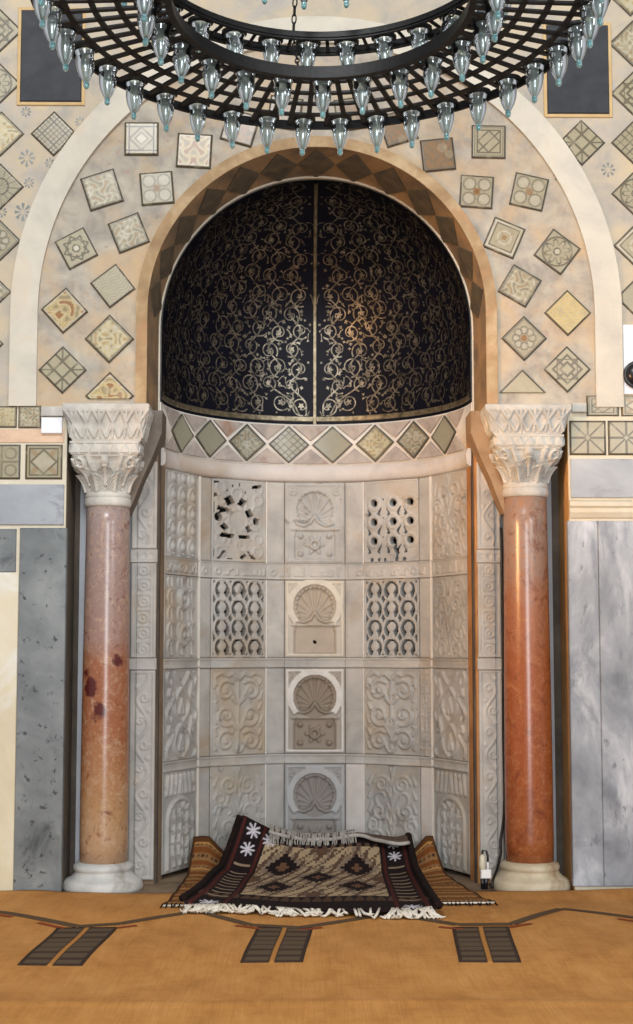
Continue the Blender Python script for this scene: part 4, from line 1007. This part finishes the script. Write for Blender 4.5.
for corners in (((17, 970), (57, 931), (118, 931), (82, 970)), ((240, 968.5), (257, 931), (313, 931), (303, 968.5)), ((459, 967.5), (452, 931), (509, 931), (521.5, 967.5))):
    q = [atz(*c_)[:2] for c_ in corners]
    U, V = np.meshgrid(np.linspace(0, 1, 41), np.linspace(0, 1, 41))
    P = (1 - V)[..., None] * ((1 - U)[..., None] * q[0] + U[..., None] * q[3]) + V[..., None] * ((1 - U)[..., None] * q[1] + U[..., None] * q[2])
    cc = np.zeros(U.shape + (3,)) + np.array(lin((92, 78, 62)))
    cc[(np.abs((V * 7) % 1 - .5) > .36)] = lin((62, 50, 42)); cc[(U < .06) | (U > .94) | (V < .05) | (V > .96)] = lin((58, 46, 40))
    cc[np.abs(U - .5) < .03] = lin((176, 122, 64)); cc[(np.abs(np.abs(U - .5) - .05) < .022)] = lin((56, 44, 38))
    hf('woven_ladder', P[..., 0], P[..., 1], lambda x, y, h: np.stack([x, y, matz(x, y) + h], -1), U * 0 + .003, M['matmotif'], mat_o, None, .001, cc)

# ------------------------------------------------------------------ kilim and prayer rug
def bil(q, U, V):
    q = [np.array(p, float) for p in q]      # front-left, front-right, back-right, back-left
    return (1 - V)[..., None] * ((1 - U)[..., None] * q[0] + U[..., None] * q[1]) + V[..., None] * ((1 - U)[..., None] * q[3] + U[..., None] * q[2])
kfl, kfr = atz(163, 906, .035), atz(494, 903, .035)
KQ = [(kfl[0], kfl[1]), (kfr[0], kfr[1]), (.80, .86), (-.83, .86)]
kil = empty('kilim', (0, 0, 0), 'orange brown striped flatweave kilim lying under the dark rug', 'rug')
U, V = np.meshgrid(np.linspace(0, 1, 150), np.linspace(0, 1, 110)); P = bil(KQ, U, V)
kz = .030 + .012 * np.exp(-((V) / .1) ** 2) + (np.clip((V - .72) / .28, 0, 1) ** 1.5) * (.02 + .19 * np.clip((np.abs(U - .52) - .33) / .12, 0, 1)) + .006 * np.sin(U * 40) * (V > .5) + .004 * np.sin(V * 30)
cc = np.zeros(U.shape + (3,)) + np.array(lin((144, 106, 68)))
cc[(np.abs((V * 13) % 1 - .5) > .30)] = lin((122, 72, 36)); cc[(np.abs((V * 13) % 1 - .5) < .12) & (((U * 110).astype(int) + (V * 13).astype(int)) % 2 == 0)] = lin((62, 44, 34))
cc[(np.abs((V * 13) % 1 - .5) < .05)] = lin((190, 140, 78)); cc[(U < .012) | (U > .988)] = lin((70, 46, 30)); cc[V > .97] = lin((88, 56, 32))
hf('weave', U, V, lambda u, v, h: np.concatenate([bil(KQ, u, v), (kz + np.where(h < 0, -.008, 0))[..., None]], -1), U * 0, M['kilim'], kil, None, .008, cc)
m = MB(); q = random.Random(3)
for i in range(78):                            # knotted tassels on the front edge
    u_ = i / 77; p = bil(KQ, np.array(u_), np.array(0.)); dx = q.uniform(-.02, .02); L = q.uniform(.05, .085)
    m.tube([(p[0], p[1] + .01, .045), (p[0] + dx * .4, p[1] - L * .5, float(matz(p[0], p[1] - L * .5)) + .012), (p[0] + dx, p[1] - L, float(matz(p[0], p[1] - L)) + .006)], [.006, .005, .003], 5)
m.build('tassel_fringe', M['darkwool'], kil)['kind'] = 'stuff'
mm = MB(); p0, p1 = bil(KQ, np.array(0.), np.array(-.012)), bil(KQ, np.array(1.), np.array(-.012))
mm.tube([(p0[0] + (p1[0] - p0[0]) * k / 20, p0[1] + (p1[1] - p0[1]) * k / 20, .040) for k in range(21)], .006, 6); mm.build('edge_cord', M['fringe'], kil)

# dark rug: lies on kilim and mat, its far end pushed up against the niche
rfl, rfr = atz(184, 908, .05), atz(436, 914, .05)
RQ = [(rfl[0], rfl[1]), (rfr[0], rfr[1]), (.625, .98), (-.515, .95)]
rug = empty('prayer_rug', (0, 0, 0), 'dark brown and cream patterned rug with white fringe and a folded far edge', 'rug')
nu, nv = 230, 210
U, V = np.meshgrid(np.linspace(0, 1, nu), np.linspace(0, 1, nv))
def rug_pos(u, v, h):
    P = bil(RQ, u, v); lift = np.clip((v - .70) / .30, 0, 1)
    corner = np.exp(-(u / .16) ** 2)
    z = .062 + lift ** 1.3 * (.155 + .14 * corner + .02 * np.sin(u * 11)) + .008 * np.sin(u * 9 + v * 5) + .030 * np.exp(-((u - .0) / .05) ** 2) * (v > .0) + .02 * np.exp(-((u - 1.0) / .05) ** 2)
    y = P[..., 1] - .10 * lift ** 2 * corner
    return np.stack([P[..., 0] + .02 * np.sin(v * 7) * (u < .3), y, z + h], -1)
cc = np.zeros(U.shape + (3,)) + np.array(lin((178, 156, 124)))
dark, brown, cream_, red = (np.array(lin(c_)) for c_ in ((34, 25, 26), (96, 74, 60), (196, 172, 132), (74, 36, 32)))
q = np.random.RandomState(4)
fu, fv = (U - .17) / .66, (V - .225) / .70
field = (fu > 0) & (fu < 1) & (fv > 0) & (fv < 1)
cell = ((np.floor(U * 64) * 7 + np.floor(V * 60) * 13) % 5)
cc[field & (cell < 1)] = brown
dash = ((np.floor(U * 46 + np.floor(V * 38) * .5) + 2 * np.floor(V * 38)) % 3 == 0)
for i, j, k in ((.2, .27, 1), (.8, .27, 1), (.5, .51, 1), (.2, .76, 1), (.8, .76, 1), (.5, .06, .6), (.5, .97, .6), (.0, .51, .7), (1., .51, .7)):
    d = np.abs(np.round((fu - i) * 34) / 34) / (.125 * k) + np.abs(np.round((fv - j) * 28) / 28) / (.17 * k)
    cc[field & (d < 1.9) & (d > 1) & dash] = brown; cc[field & (d < 1.5) & (d > 1.1) & ~dash] = np.array(lin((140, 122, 104)))
    cc[field & (d < 1)] = dark if k == 1 else brown; cc[field & (d < .34)] = np.array(lin((112, 80, 60)))
bord = ~field
cc[bord] = dark
zz = bord & (np.abs(((U * 22) % 1) - .5) < np.clip((.235 - V) * 7, 0, .42)) & (V > .14); cc[zz] = brown * .7
top_ = (V > .925) & (V < .95); cc[top_ & (U > .17) & (U < .83) & ((U * 40).astype(int) % 2 == 0)] = brown
for uc in (.085, .915):                        # ladder in the side borders
    side = np.abs(U - uc) < .045
    cc[side & (np.abs((V * 15) % 1 - .5) < .11) & (V < .80) & (V > .12)] = np.array(lin((150, 128, 104)))
    cc[(np.abs(np.abs(U - uc) - .062) < .008)] = red
    for vc in (.05, .86, .955):
        for k in range(8):
            a = k * PI / 4; tt = np.linspace(0, 1, 8)
            for e in tt: cc[(np.abs(U - uc - .035 * e * math.cos(a)) < .0045) & (np.abs(V - vc - .034 * e * math.sin(a)) < .005)] = np.array(lin((205, 200, 206)))
for k in range(8):
    a = k * PI / 4
    for e in np.linspace(0, 1, 8): cc[(np.abs(U - .185 - .035 * e * math.cos(a)) < .0045) & (np.abs(V - .935 - .034 * e * math.sin(a)) < .005)] = np.array(lin((205, 200, 206)))
hf('pile', U, V, rug_pos, U * 0, M['rug'], rug, None, .012, cc)
for u_ in (-.012, 1.012):                      # rolled side bindings
    m = MB(); pts = [rug_pos(np.array(u_), np.array(v_), np.array(.012)) for v_ in np.linspace(0.01, .99, 40)]; m.tube(pts, .020 if u_ < 0 else .024, 10); m.build('rolled_edge', M['darkwool'], rug)
# folded-over far edge: underside turned to the front, with its fringe hanging
U2, V2 = np.meshgrid(np.linspace(.17, .99, 90), np.linspace(0, 1, 18))
def fold_pos(u, v, h):
    b = rug_pos(u, np.ones_like(u), u * 0); dep = .05 + .16 * np.exp(-((u - .95) / .16) ** 2) + .05 * (u < .3)
    a = v * PI * .9
    return np.stack([b[..., 0] + .02 * v * np.sin(u * 20), b[..., 1] - dep * (1 - np.cos(a)) * .62, b[..., 2] + .028 * np.sin(a) - .10 * dep * v + .006 * np.sin(u * 30) * v + h], -1)
hf('folded_edge', U2, V2, fold_pos, U2 * 0, M['backing'], rug, None, .008)['label'] = 'folded edge showing the brown underside'
m = MB(); m.tube([fold_pos(np.array(u_), np.array(1.), np.array(.004)) for u_ in np.linspace(.17, .99, 50)], .013, 7); m.build('edge_binding', M['rugedge'], rug)
m = MB(); q = random.Random(5)
for i in range(74):
    u_ = .175 + .50 * i / 73; b = fold_pos(np.array(u_), np.array(.55), np.array(.0)); dx = q.uniform(-.035, .035) ; L = q.uniform(.04, .17)
    m.tube([b + [0, .02, .012], b + [dx * .2, -.015, .02], b + [dx * .6, -.05, -.3 * L], b + [dx, -.075, -L]], [.0055, .006, .005, .003], 5)
o = m.build('far_fringe', M['fringe2'], rug); o['kind'] = 'stuff'
m = MB(); q = random.Random(9)
for i in range(190):                           # tangled white fringe on the front edge
    u_ = q.random(); k = .55 + .45 * math.sin(u_ * 17 + 1)
    if (.45 < u_ < .82 or .20 < u_ < .27) and q.random() < .72: continue
    b = rug_pos(np.array(u_), np.array(0.), np.array(0.)); L = q.uniform(.04, .085) * (.5 + k * .6); dx = q.uniform(-.05, .05)
    gz = lambda x, y: float(matz(x, y)) + q.uniform(.008, .03)
    p1 = (b[0] + dx * .6, b[1] - L * .5); p2 = (b[0] + dx * 1.3, b[1] - L)
    m.tube([b + [0, .01, .004], (p1[0], p1[1], gz(*p1) + .012), (p2[0], p2[1], gz(*p2)), (p2[0] + dx * .7, p2[1] + .012, gz(*p2))], [.007, .009, .008, .004], 5)
o = m.build('front_fringe', M['fringe'], rug); o['kind'] = 'stuff'

# ------------------------------------------------------------------ plug and cable beside the right column base
pb = atz(485.5, 893, 0); pl = empty('power_plug', (pb[0], pb[1], 0), 'small white plug standing by the foot of the right column', 'plug')
sc_ = 9.0 / F
zz = float(matz(pb[0], pb[1])) + .0
m = MB(); m.box((pb[0] - .030, pb[1] - .02, zz + .065), (pb[0] + .035, pb[1] + .02, zz + .12), .006); m.build('adapter_box', M['white'], pl)
m = MB(); m.tube([(pb[0] - .018, pb[1], zz), (pb[0] - .018, pb[1], zz + .07)], .012, 10); m.tube([(pb[0] + .002, pb[1] - .002, zz), (pb[0] + .004, pb[1] - .002, zz + .08)], .014, 10); m.build('plug_stem', M['black'], pl)
m = MB(); m.tube([(pb[0] - .016, pb[1], zz + .10), (pb[0] - .020, pb[1], zz + .15), (pb[0] - .017, pb[1], zz + .20), (pb[0] - .015, pb[1], zz + .212)], [.016, .019, .017, .008], 12); m.build('plug_body', M['cream'], pl)['label'] = 'cream upright plug body'
m = MB(); m.tube([(pb[0] + .016, pb[1] - .004, zz + .115), (pb[0] + .016, pb[1] - .004, zz + .165)], .006, 8); m.build('pin', M['white'], pl)
m = MB(); m.tube([(pb[0] - .02, pb[1] + .012, zz + .20), (pb[0] - .012, pb[1] + .012, zz + .235), (pb[0] + .008, pb[1] + .012, zz + .232), (pb[0] + .018, pb[1] + .012, zz + .20), (pb[0] + .018, pb[1] + .012, zz + .12)], .007, 8); m.build('lead_loop', M['cord'], pl)
m = MB()
def P3(u, v, Y): return at(u, v, Y)
pts = [(1.214, .30, 2.30), (1.216, .30, 1.6), (1.212, .30, 1.0), (1.215, .30, .55), (1.20, .30, .36), (1.185, .29, .28), (1.18, .26, .20), (1.15, .2, .12), (1.10, .05, .06), (1.08, -.12, .05), (pb[0] + .03, pb[1] + .02, .05)]
def smooth(pts, n_=6):
    out = []; P = [np.array(p) for p in pts]
    for i in range(len(P) - 1):
        p0, p1, p2, p3 = P[max(0, i - 1)], P[i], P[i + 1], P[min(len(P) - 1, i + 2)]
        for k in range(n_):
            t_ = k / n_; out.append(.5 * (2 * p1 + (p2 - p0) * t_ + (2 * p0 - 5 * p1 + 4 * p2 - p3) * t_ ** 2 + (3 * p1 - p0 - 3 * p2 + p3) * t_ ** 3))
    return out + [P[-1]]
m.tube(smooth(pts), .009, 8)
tag(m.build('electric_cable', M['cord']), 'black cable running down behind the right column to the plug', 'cable')

# ------------------------------------------------------------------ chandelier (hangs a little out of level)
CC = np.array([-.02, -3.40, 0.0]); TAU = .10
ZLAT, ZUP, ZTOP = 4.215, 4.46, 4.695
ch = empty('chandelier', (CC[0], CC[1], ZLAT), 'large black iron ring chandelier with open lattice rim', 'chandelier')
C3 = lambda z: (CC[0], CC[1], z)
def iron(m, name):
    m.v = [(x, y, z - TAU * (y - CC[1]) if z < 5.4 else z) for x, y, z in m.v]; return m.build(name, M['iron'], ch)
m = MB(); m.hoop(C3(0), 1.204, 1.217, ZLAT - .004, ZLAT + .036); iron(m, 'outer_hoop')
m = MB(); m.hoop(C3(0), .630, .645, 4.19, 4.245); m.hoop(C3(0), .622, .652, 4.186, 4.198); iron(m, 'inner_hoop')
def latz(r): return ZLAT + .012
m = MB()
for r_ in (.745, .86, .97, 1.085): m.hoop(C3(0), r_ - .013, r_ + .013, latz(r_) - .005, latz(r_) + .005)
for k in range(80):
    a = 2 * PI * (k + .5) / 80; ca, sa = math.cos(a), math.sin(a); w_ = .012; vs = []
    for r_ in (.64, 1.21):
        for q in (-1, 1):
            for dz in (-.005, .005): vs.append((CC[0] + r_ * ca - q * w_ * sa, CC[1] + r_ * sa + q * w_ * ca, latz(r_) + dz))
    m.add(vs, [(0, 2, 6, 4), (1, 5, 7, 3), (0, 4, 5, 1), (2, 3, 7, 6), (0, 1, 3, 2), (4, 6, 7, 5)])
iron(m, 'lattice')
for nm, r0, r1, z in (('upper_hoop', .80, .945, ZUP), ('top_hoop', .58, .72, ZTOP)):
    for r_ in (r0, r1): m = MB(); m.hoop(C3(0), r_ - .008, r_ + .008, z - .004, z + .036); iron(m, nm)
    m = MB()
    nb = 30 if r0 > .7 else 22
    for k in range(nb):
        a = PI / 2 - (2 * PI * (k + .5) / nb + (rad(-3.1) if r0 > .7 else rad(-5.7))); m.tube([(CC[0] + r_ * math.cos(a), CC[1] + r_ * math.sin(a), z + .01) for r_ in (r0, r1)], .009, 6)
    for r_ in (r0, r1): m.hoop(C3(0), r_ - .014, r_ + .014, z + .006, z + .014)
    iron(m, 'tier_bars')
def chain(a, r0, z0, r1, z1):
    m = MB(); A = np.array([CC[0] + r0 * math.sin(a), CC[1] + r0 * math.cos(a), z0]); B = np.array([CC[0] + r1 * math.sin(a), CC[1] + r1 * math.cos(a), z1])
    L = np.linalg.norm(B - A); n_ = max(3, int(L / .034)); d = (B - A) / L; u1 = np.cross(d, [0.3, .9, .1]); u1 /= np.linalg.norm(u1); u2 = np.cross(d, u1)
    for i in range(n_):
        c_ = A + (B - A) * (i + .5) / n_; s_ = u1 if i % 2 else u2
        m.tube([c_ + d * .022 * math.cos(2 * PI * k / 12) + s_ * .010 * math.sin(2 * PI * k / 12) for k in range(12)], .0035, 5, closed=True)
    iron(m, 'chain')
for k in range(6):
    a = rad(-8.5 + 60 * k)
    chain(a, .80, ZUP + .035, .72, ZTOP); chain(a, .645, 4.245, .80, ZUP); chain(a + .2, .58, ZTOP + .03, .06, 6.0)
m = MB(); m.lathe([(.02, 5.98), (.07, 5.985), (.075, 6.0), (.07, 6.015), (.02, 6.02)], C3(0), 24); m.tube([C3(6.0), C3(6.7)], .012, 8); iron(m, 'suspension_rod')

# glass lamps in the rings
gp = [(.037, .012), (.039, -.004), (.049, -.013), (.0485, -.021), (.042, -.031), (.0405, -.045), (.042, -.06), (.0415, -.078), (.038, -.098), (.031, -.122), (.0215, -.143), (.014, -.156), (.0115, -.160)]
lamp0 = None
ORD = ['first', 'second', 'third', 'fourth', 'fifth', 'sixth', 'seventh', 'eighth', 'ninth', 'tenth', 'eleventh', 'twelfth', 'thirteenth', 'fourteenth', 'fifteenth', 'sixteenth', 'seventeenth', 'eighteenth', 'nineteenth', 'twentieth',
       'twenty-first', 'twenty-second', 'twenty-third', 'twenty-fourth', 'twenty-fifth', 'twenty-sixth', 'twenty-seventh', 'twenty-eighth', 'twenty-ninth', 'thirtieth', 'thirty-first', 'thirty-second', 'thirty-third', 'thirty-fourth', 'thirty-fifth', 'thirty-sixth']
def make_lamp():
    m = MB(); m.lathe(gp, (0, 0, 0), 24, cap=False); o = m.build('hanging_glass_lamp', M['glass'])
    b = MB(); b.lathe([(.003, -.072), (.007, -.076), (.0095, -.088), (.0095, -.108), (.008, -.126), (.004, -.140)], (0, 0, 0), 14); b.build('glint_core', M['glint_core'], o)  # pale core added to stand for reflections in the glass
    k = MB(); k.lathe([(.0105, -.154), (.0125, -.160), (.0135, -.170), (.0125, -.180), (.008, -.187), (.003, -.190)], (0, 0, 0), 16); k.build('foot', M['teal'], o)['label'] = 'pale teal glass foot'
    return o
def copy_lamp(o):
    c_ = o.copy(); COL.objects.link(c_)
    for h in o.children: d = h.copy(); COL.objects.link(d); d.parent = c_
    return c_
TIERS = [('outermost lower ring', 40, 1.150, ZLAT + .022, rad(-3.5), 'lamps in the outer lower ring'),
         ('inner lower ring', 25, .734, ZLAT + .020, rad(1.5), 'lamps in the inner lower ring'),
         ('upper ring', 30, .872, ZUP + .022, rad(-3.1), 'lamps in the upper ring'),
         ('topmost ring', 22, .65, ZTOP + .02, rad(-5.7), 'lamps in the topmost ring')]
hold0 = None
for nm, n_, r_, z, ph, grp in TIERS:
    lst = []
    for k in range(n_):
        a = 2 * PI * k / n_ + ph; p = np.array([CC[0] + r_ * math.sin(a), CC[1] + r_ * math.cos(a), z - TAU * r_ * math.cos(a)]); u_, v_ = pix(p - [0, 0, .19])
        if -8 < u_ < 641 and v_ > 2: lst.append((u_, p))
    lst.sort(key=lambda e: e[0])
    for i, (u_, p) in enumerate(lst):
        if lamp0 is None: lamp0 = make_lamp(); o = lamp0
        else: o = copy_lamp(lamp0)
        o.location = p; o.rotation_euler = (rnd.uniform(-.05, .05), rnd.uniform(-.05, .05), rnd.uniform(0, 6))
        tag(o, 'clear glass lamp cup, %s from the left in the %s of the chandelier' % (ORD[i], nm), 'lamp', grp)
        m = MB()
        if hold0 is None:
            m.hoop((0, 0, 0), .040, .060, -.008, .004, 28); hold0 = m.build('lamp_holder', M['iron'], None); hh = hold0
        else: hh = hold0.copy(); COL.objects.link(hh)
        hh.parent = ch; hh.location = p - np.array(ch.location)

# ------------------------------------------------------------------ light
def area(name, loc, target, sx, sy, power, colr):
    l = bpy.data.lights.new(name, 'AREA'); l.shape = 'RECTANGLE'; l.size = sx; l.size_y = sy; l.energy = power; l.color = colr
    o = bpy.data.objects.new(name, l); o.location = loc; o.rotation_euler = (Vector(target) - Vector(loc)).to_track_quat('-Z', 'Y').to_euler(); COL.objects.link(o); return o
area('doorway_daylight', (.6, -15.5, 2.2), (0, 0, 2.0), 2.6, 4.2, 860, (.94, .97, 1.0))
area('high_relief_fill', (-1.4, -8.2, 8.6), (0, .4, 2.0), 2.4, 1.4, 560, (.96, .98, 1.0))  # added lamp, set high so the carving shows relief
area('side_window_daylight', (5.2, -9.5, 4.5), (0, .4, 2.0), 1.8, 2.4, 260, (.96, .98, 1.0))
lg = area('lantern_glow', (-2.5, -3.0, 2.6), (1.4, .2, 2.75), .4, .4, 23, (1.0, .53, .20)); lg.data.spread = rad(62)
w = bpy.data.worlds.new('hall'); SC.world = w; w.use_nodes = True
nt = w.node_tree; bg = nt.nodes['Background']; bg.inputs['Color'].default_value = (.98, .98, 1.0, 1)
tc = nt.nodes.new('ShaderNodeTexCoord'); sx = nt.nodes.new('ShaderNodeSeparateXYZ'); nt.links.new(tc.outputs['Generated'], sx.inputs[0])
mr = nt.nodes.new('ShaderNodeMapRange'); mr.interpolation_type = 'SMOOTHSTEP'; mr.inputs['From Min'].default_value = -.2; mr.inputs['From Max'].default_value = 1.0; mr.inputs['To Min'].default_value = .52; mr.inputs['To Max'].default_value = .12
ad = nt.nodes.new('ShaderNodeMath'); ad.operation = 'ADD'; nt.links.new(sx.outputs['Y'], ad.inputs[0])
ab = nt.nodes.new('ShaderNodeMath'); ab.operation = 'ABSOLUTE'; nt.links.new(sx.outputs['Z'], ab.inputs[0]); nt.links.new(ab.outputs[0], ad.inputs[1])
nt.links.new(ad.outputs[0], mr.inputs['Value']); nt.links.new(mr.outputs['Result'], bg.inputs['Strength'])
SC.view_settings.view_transform = 'Standard'; SC.view_settings.look = 'None'; SC.view_settings.gamma = 1; SC.view_settings.use_curve_mapping = False
SC.view_settings.exposure = -0.05
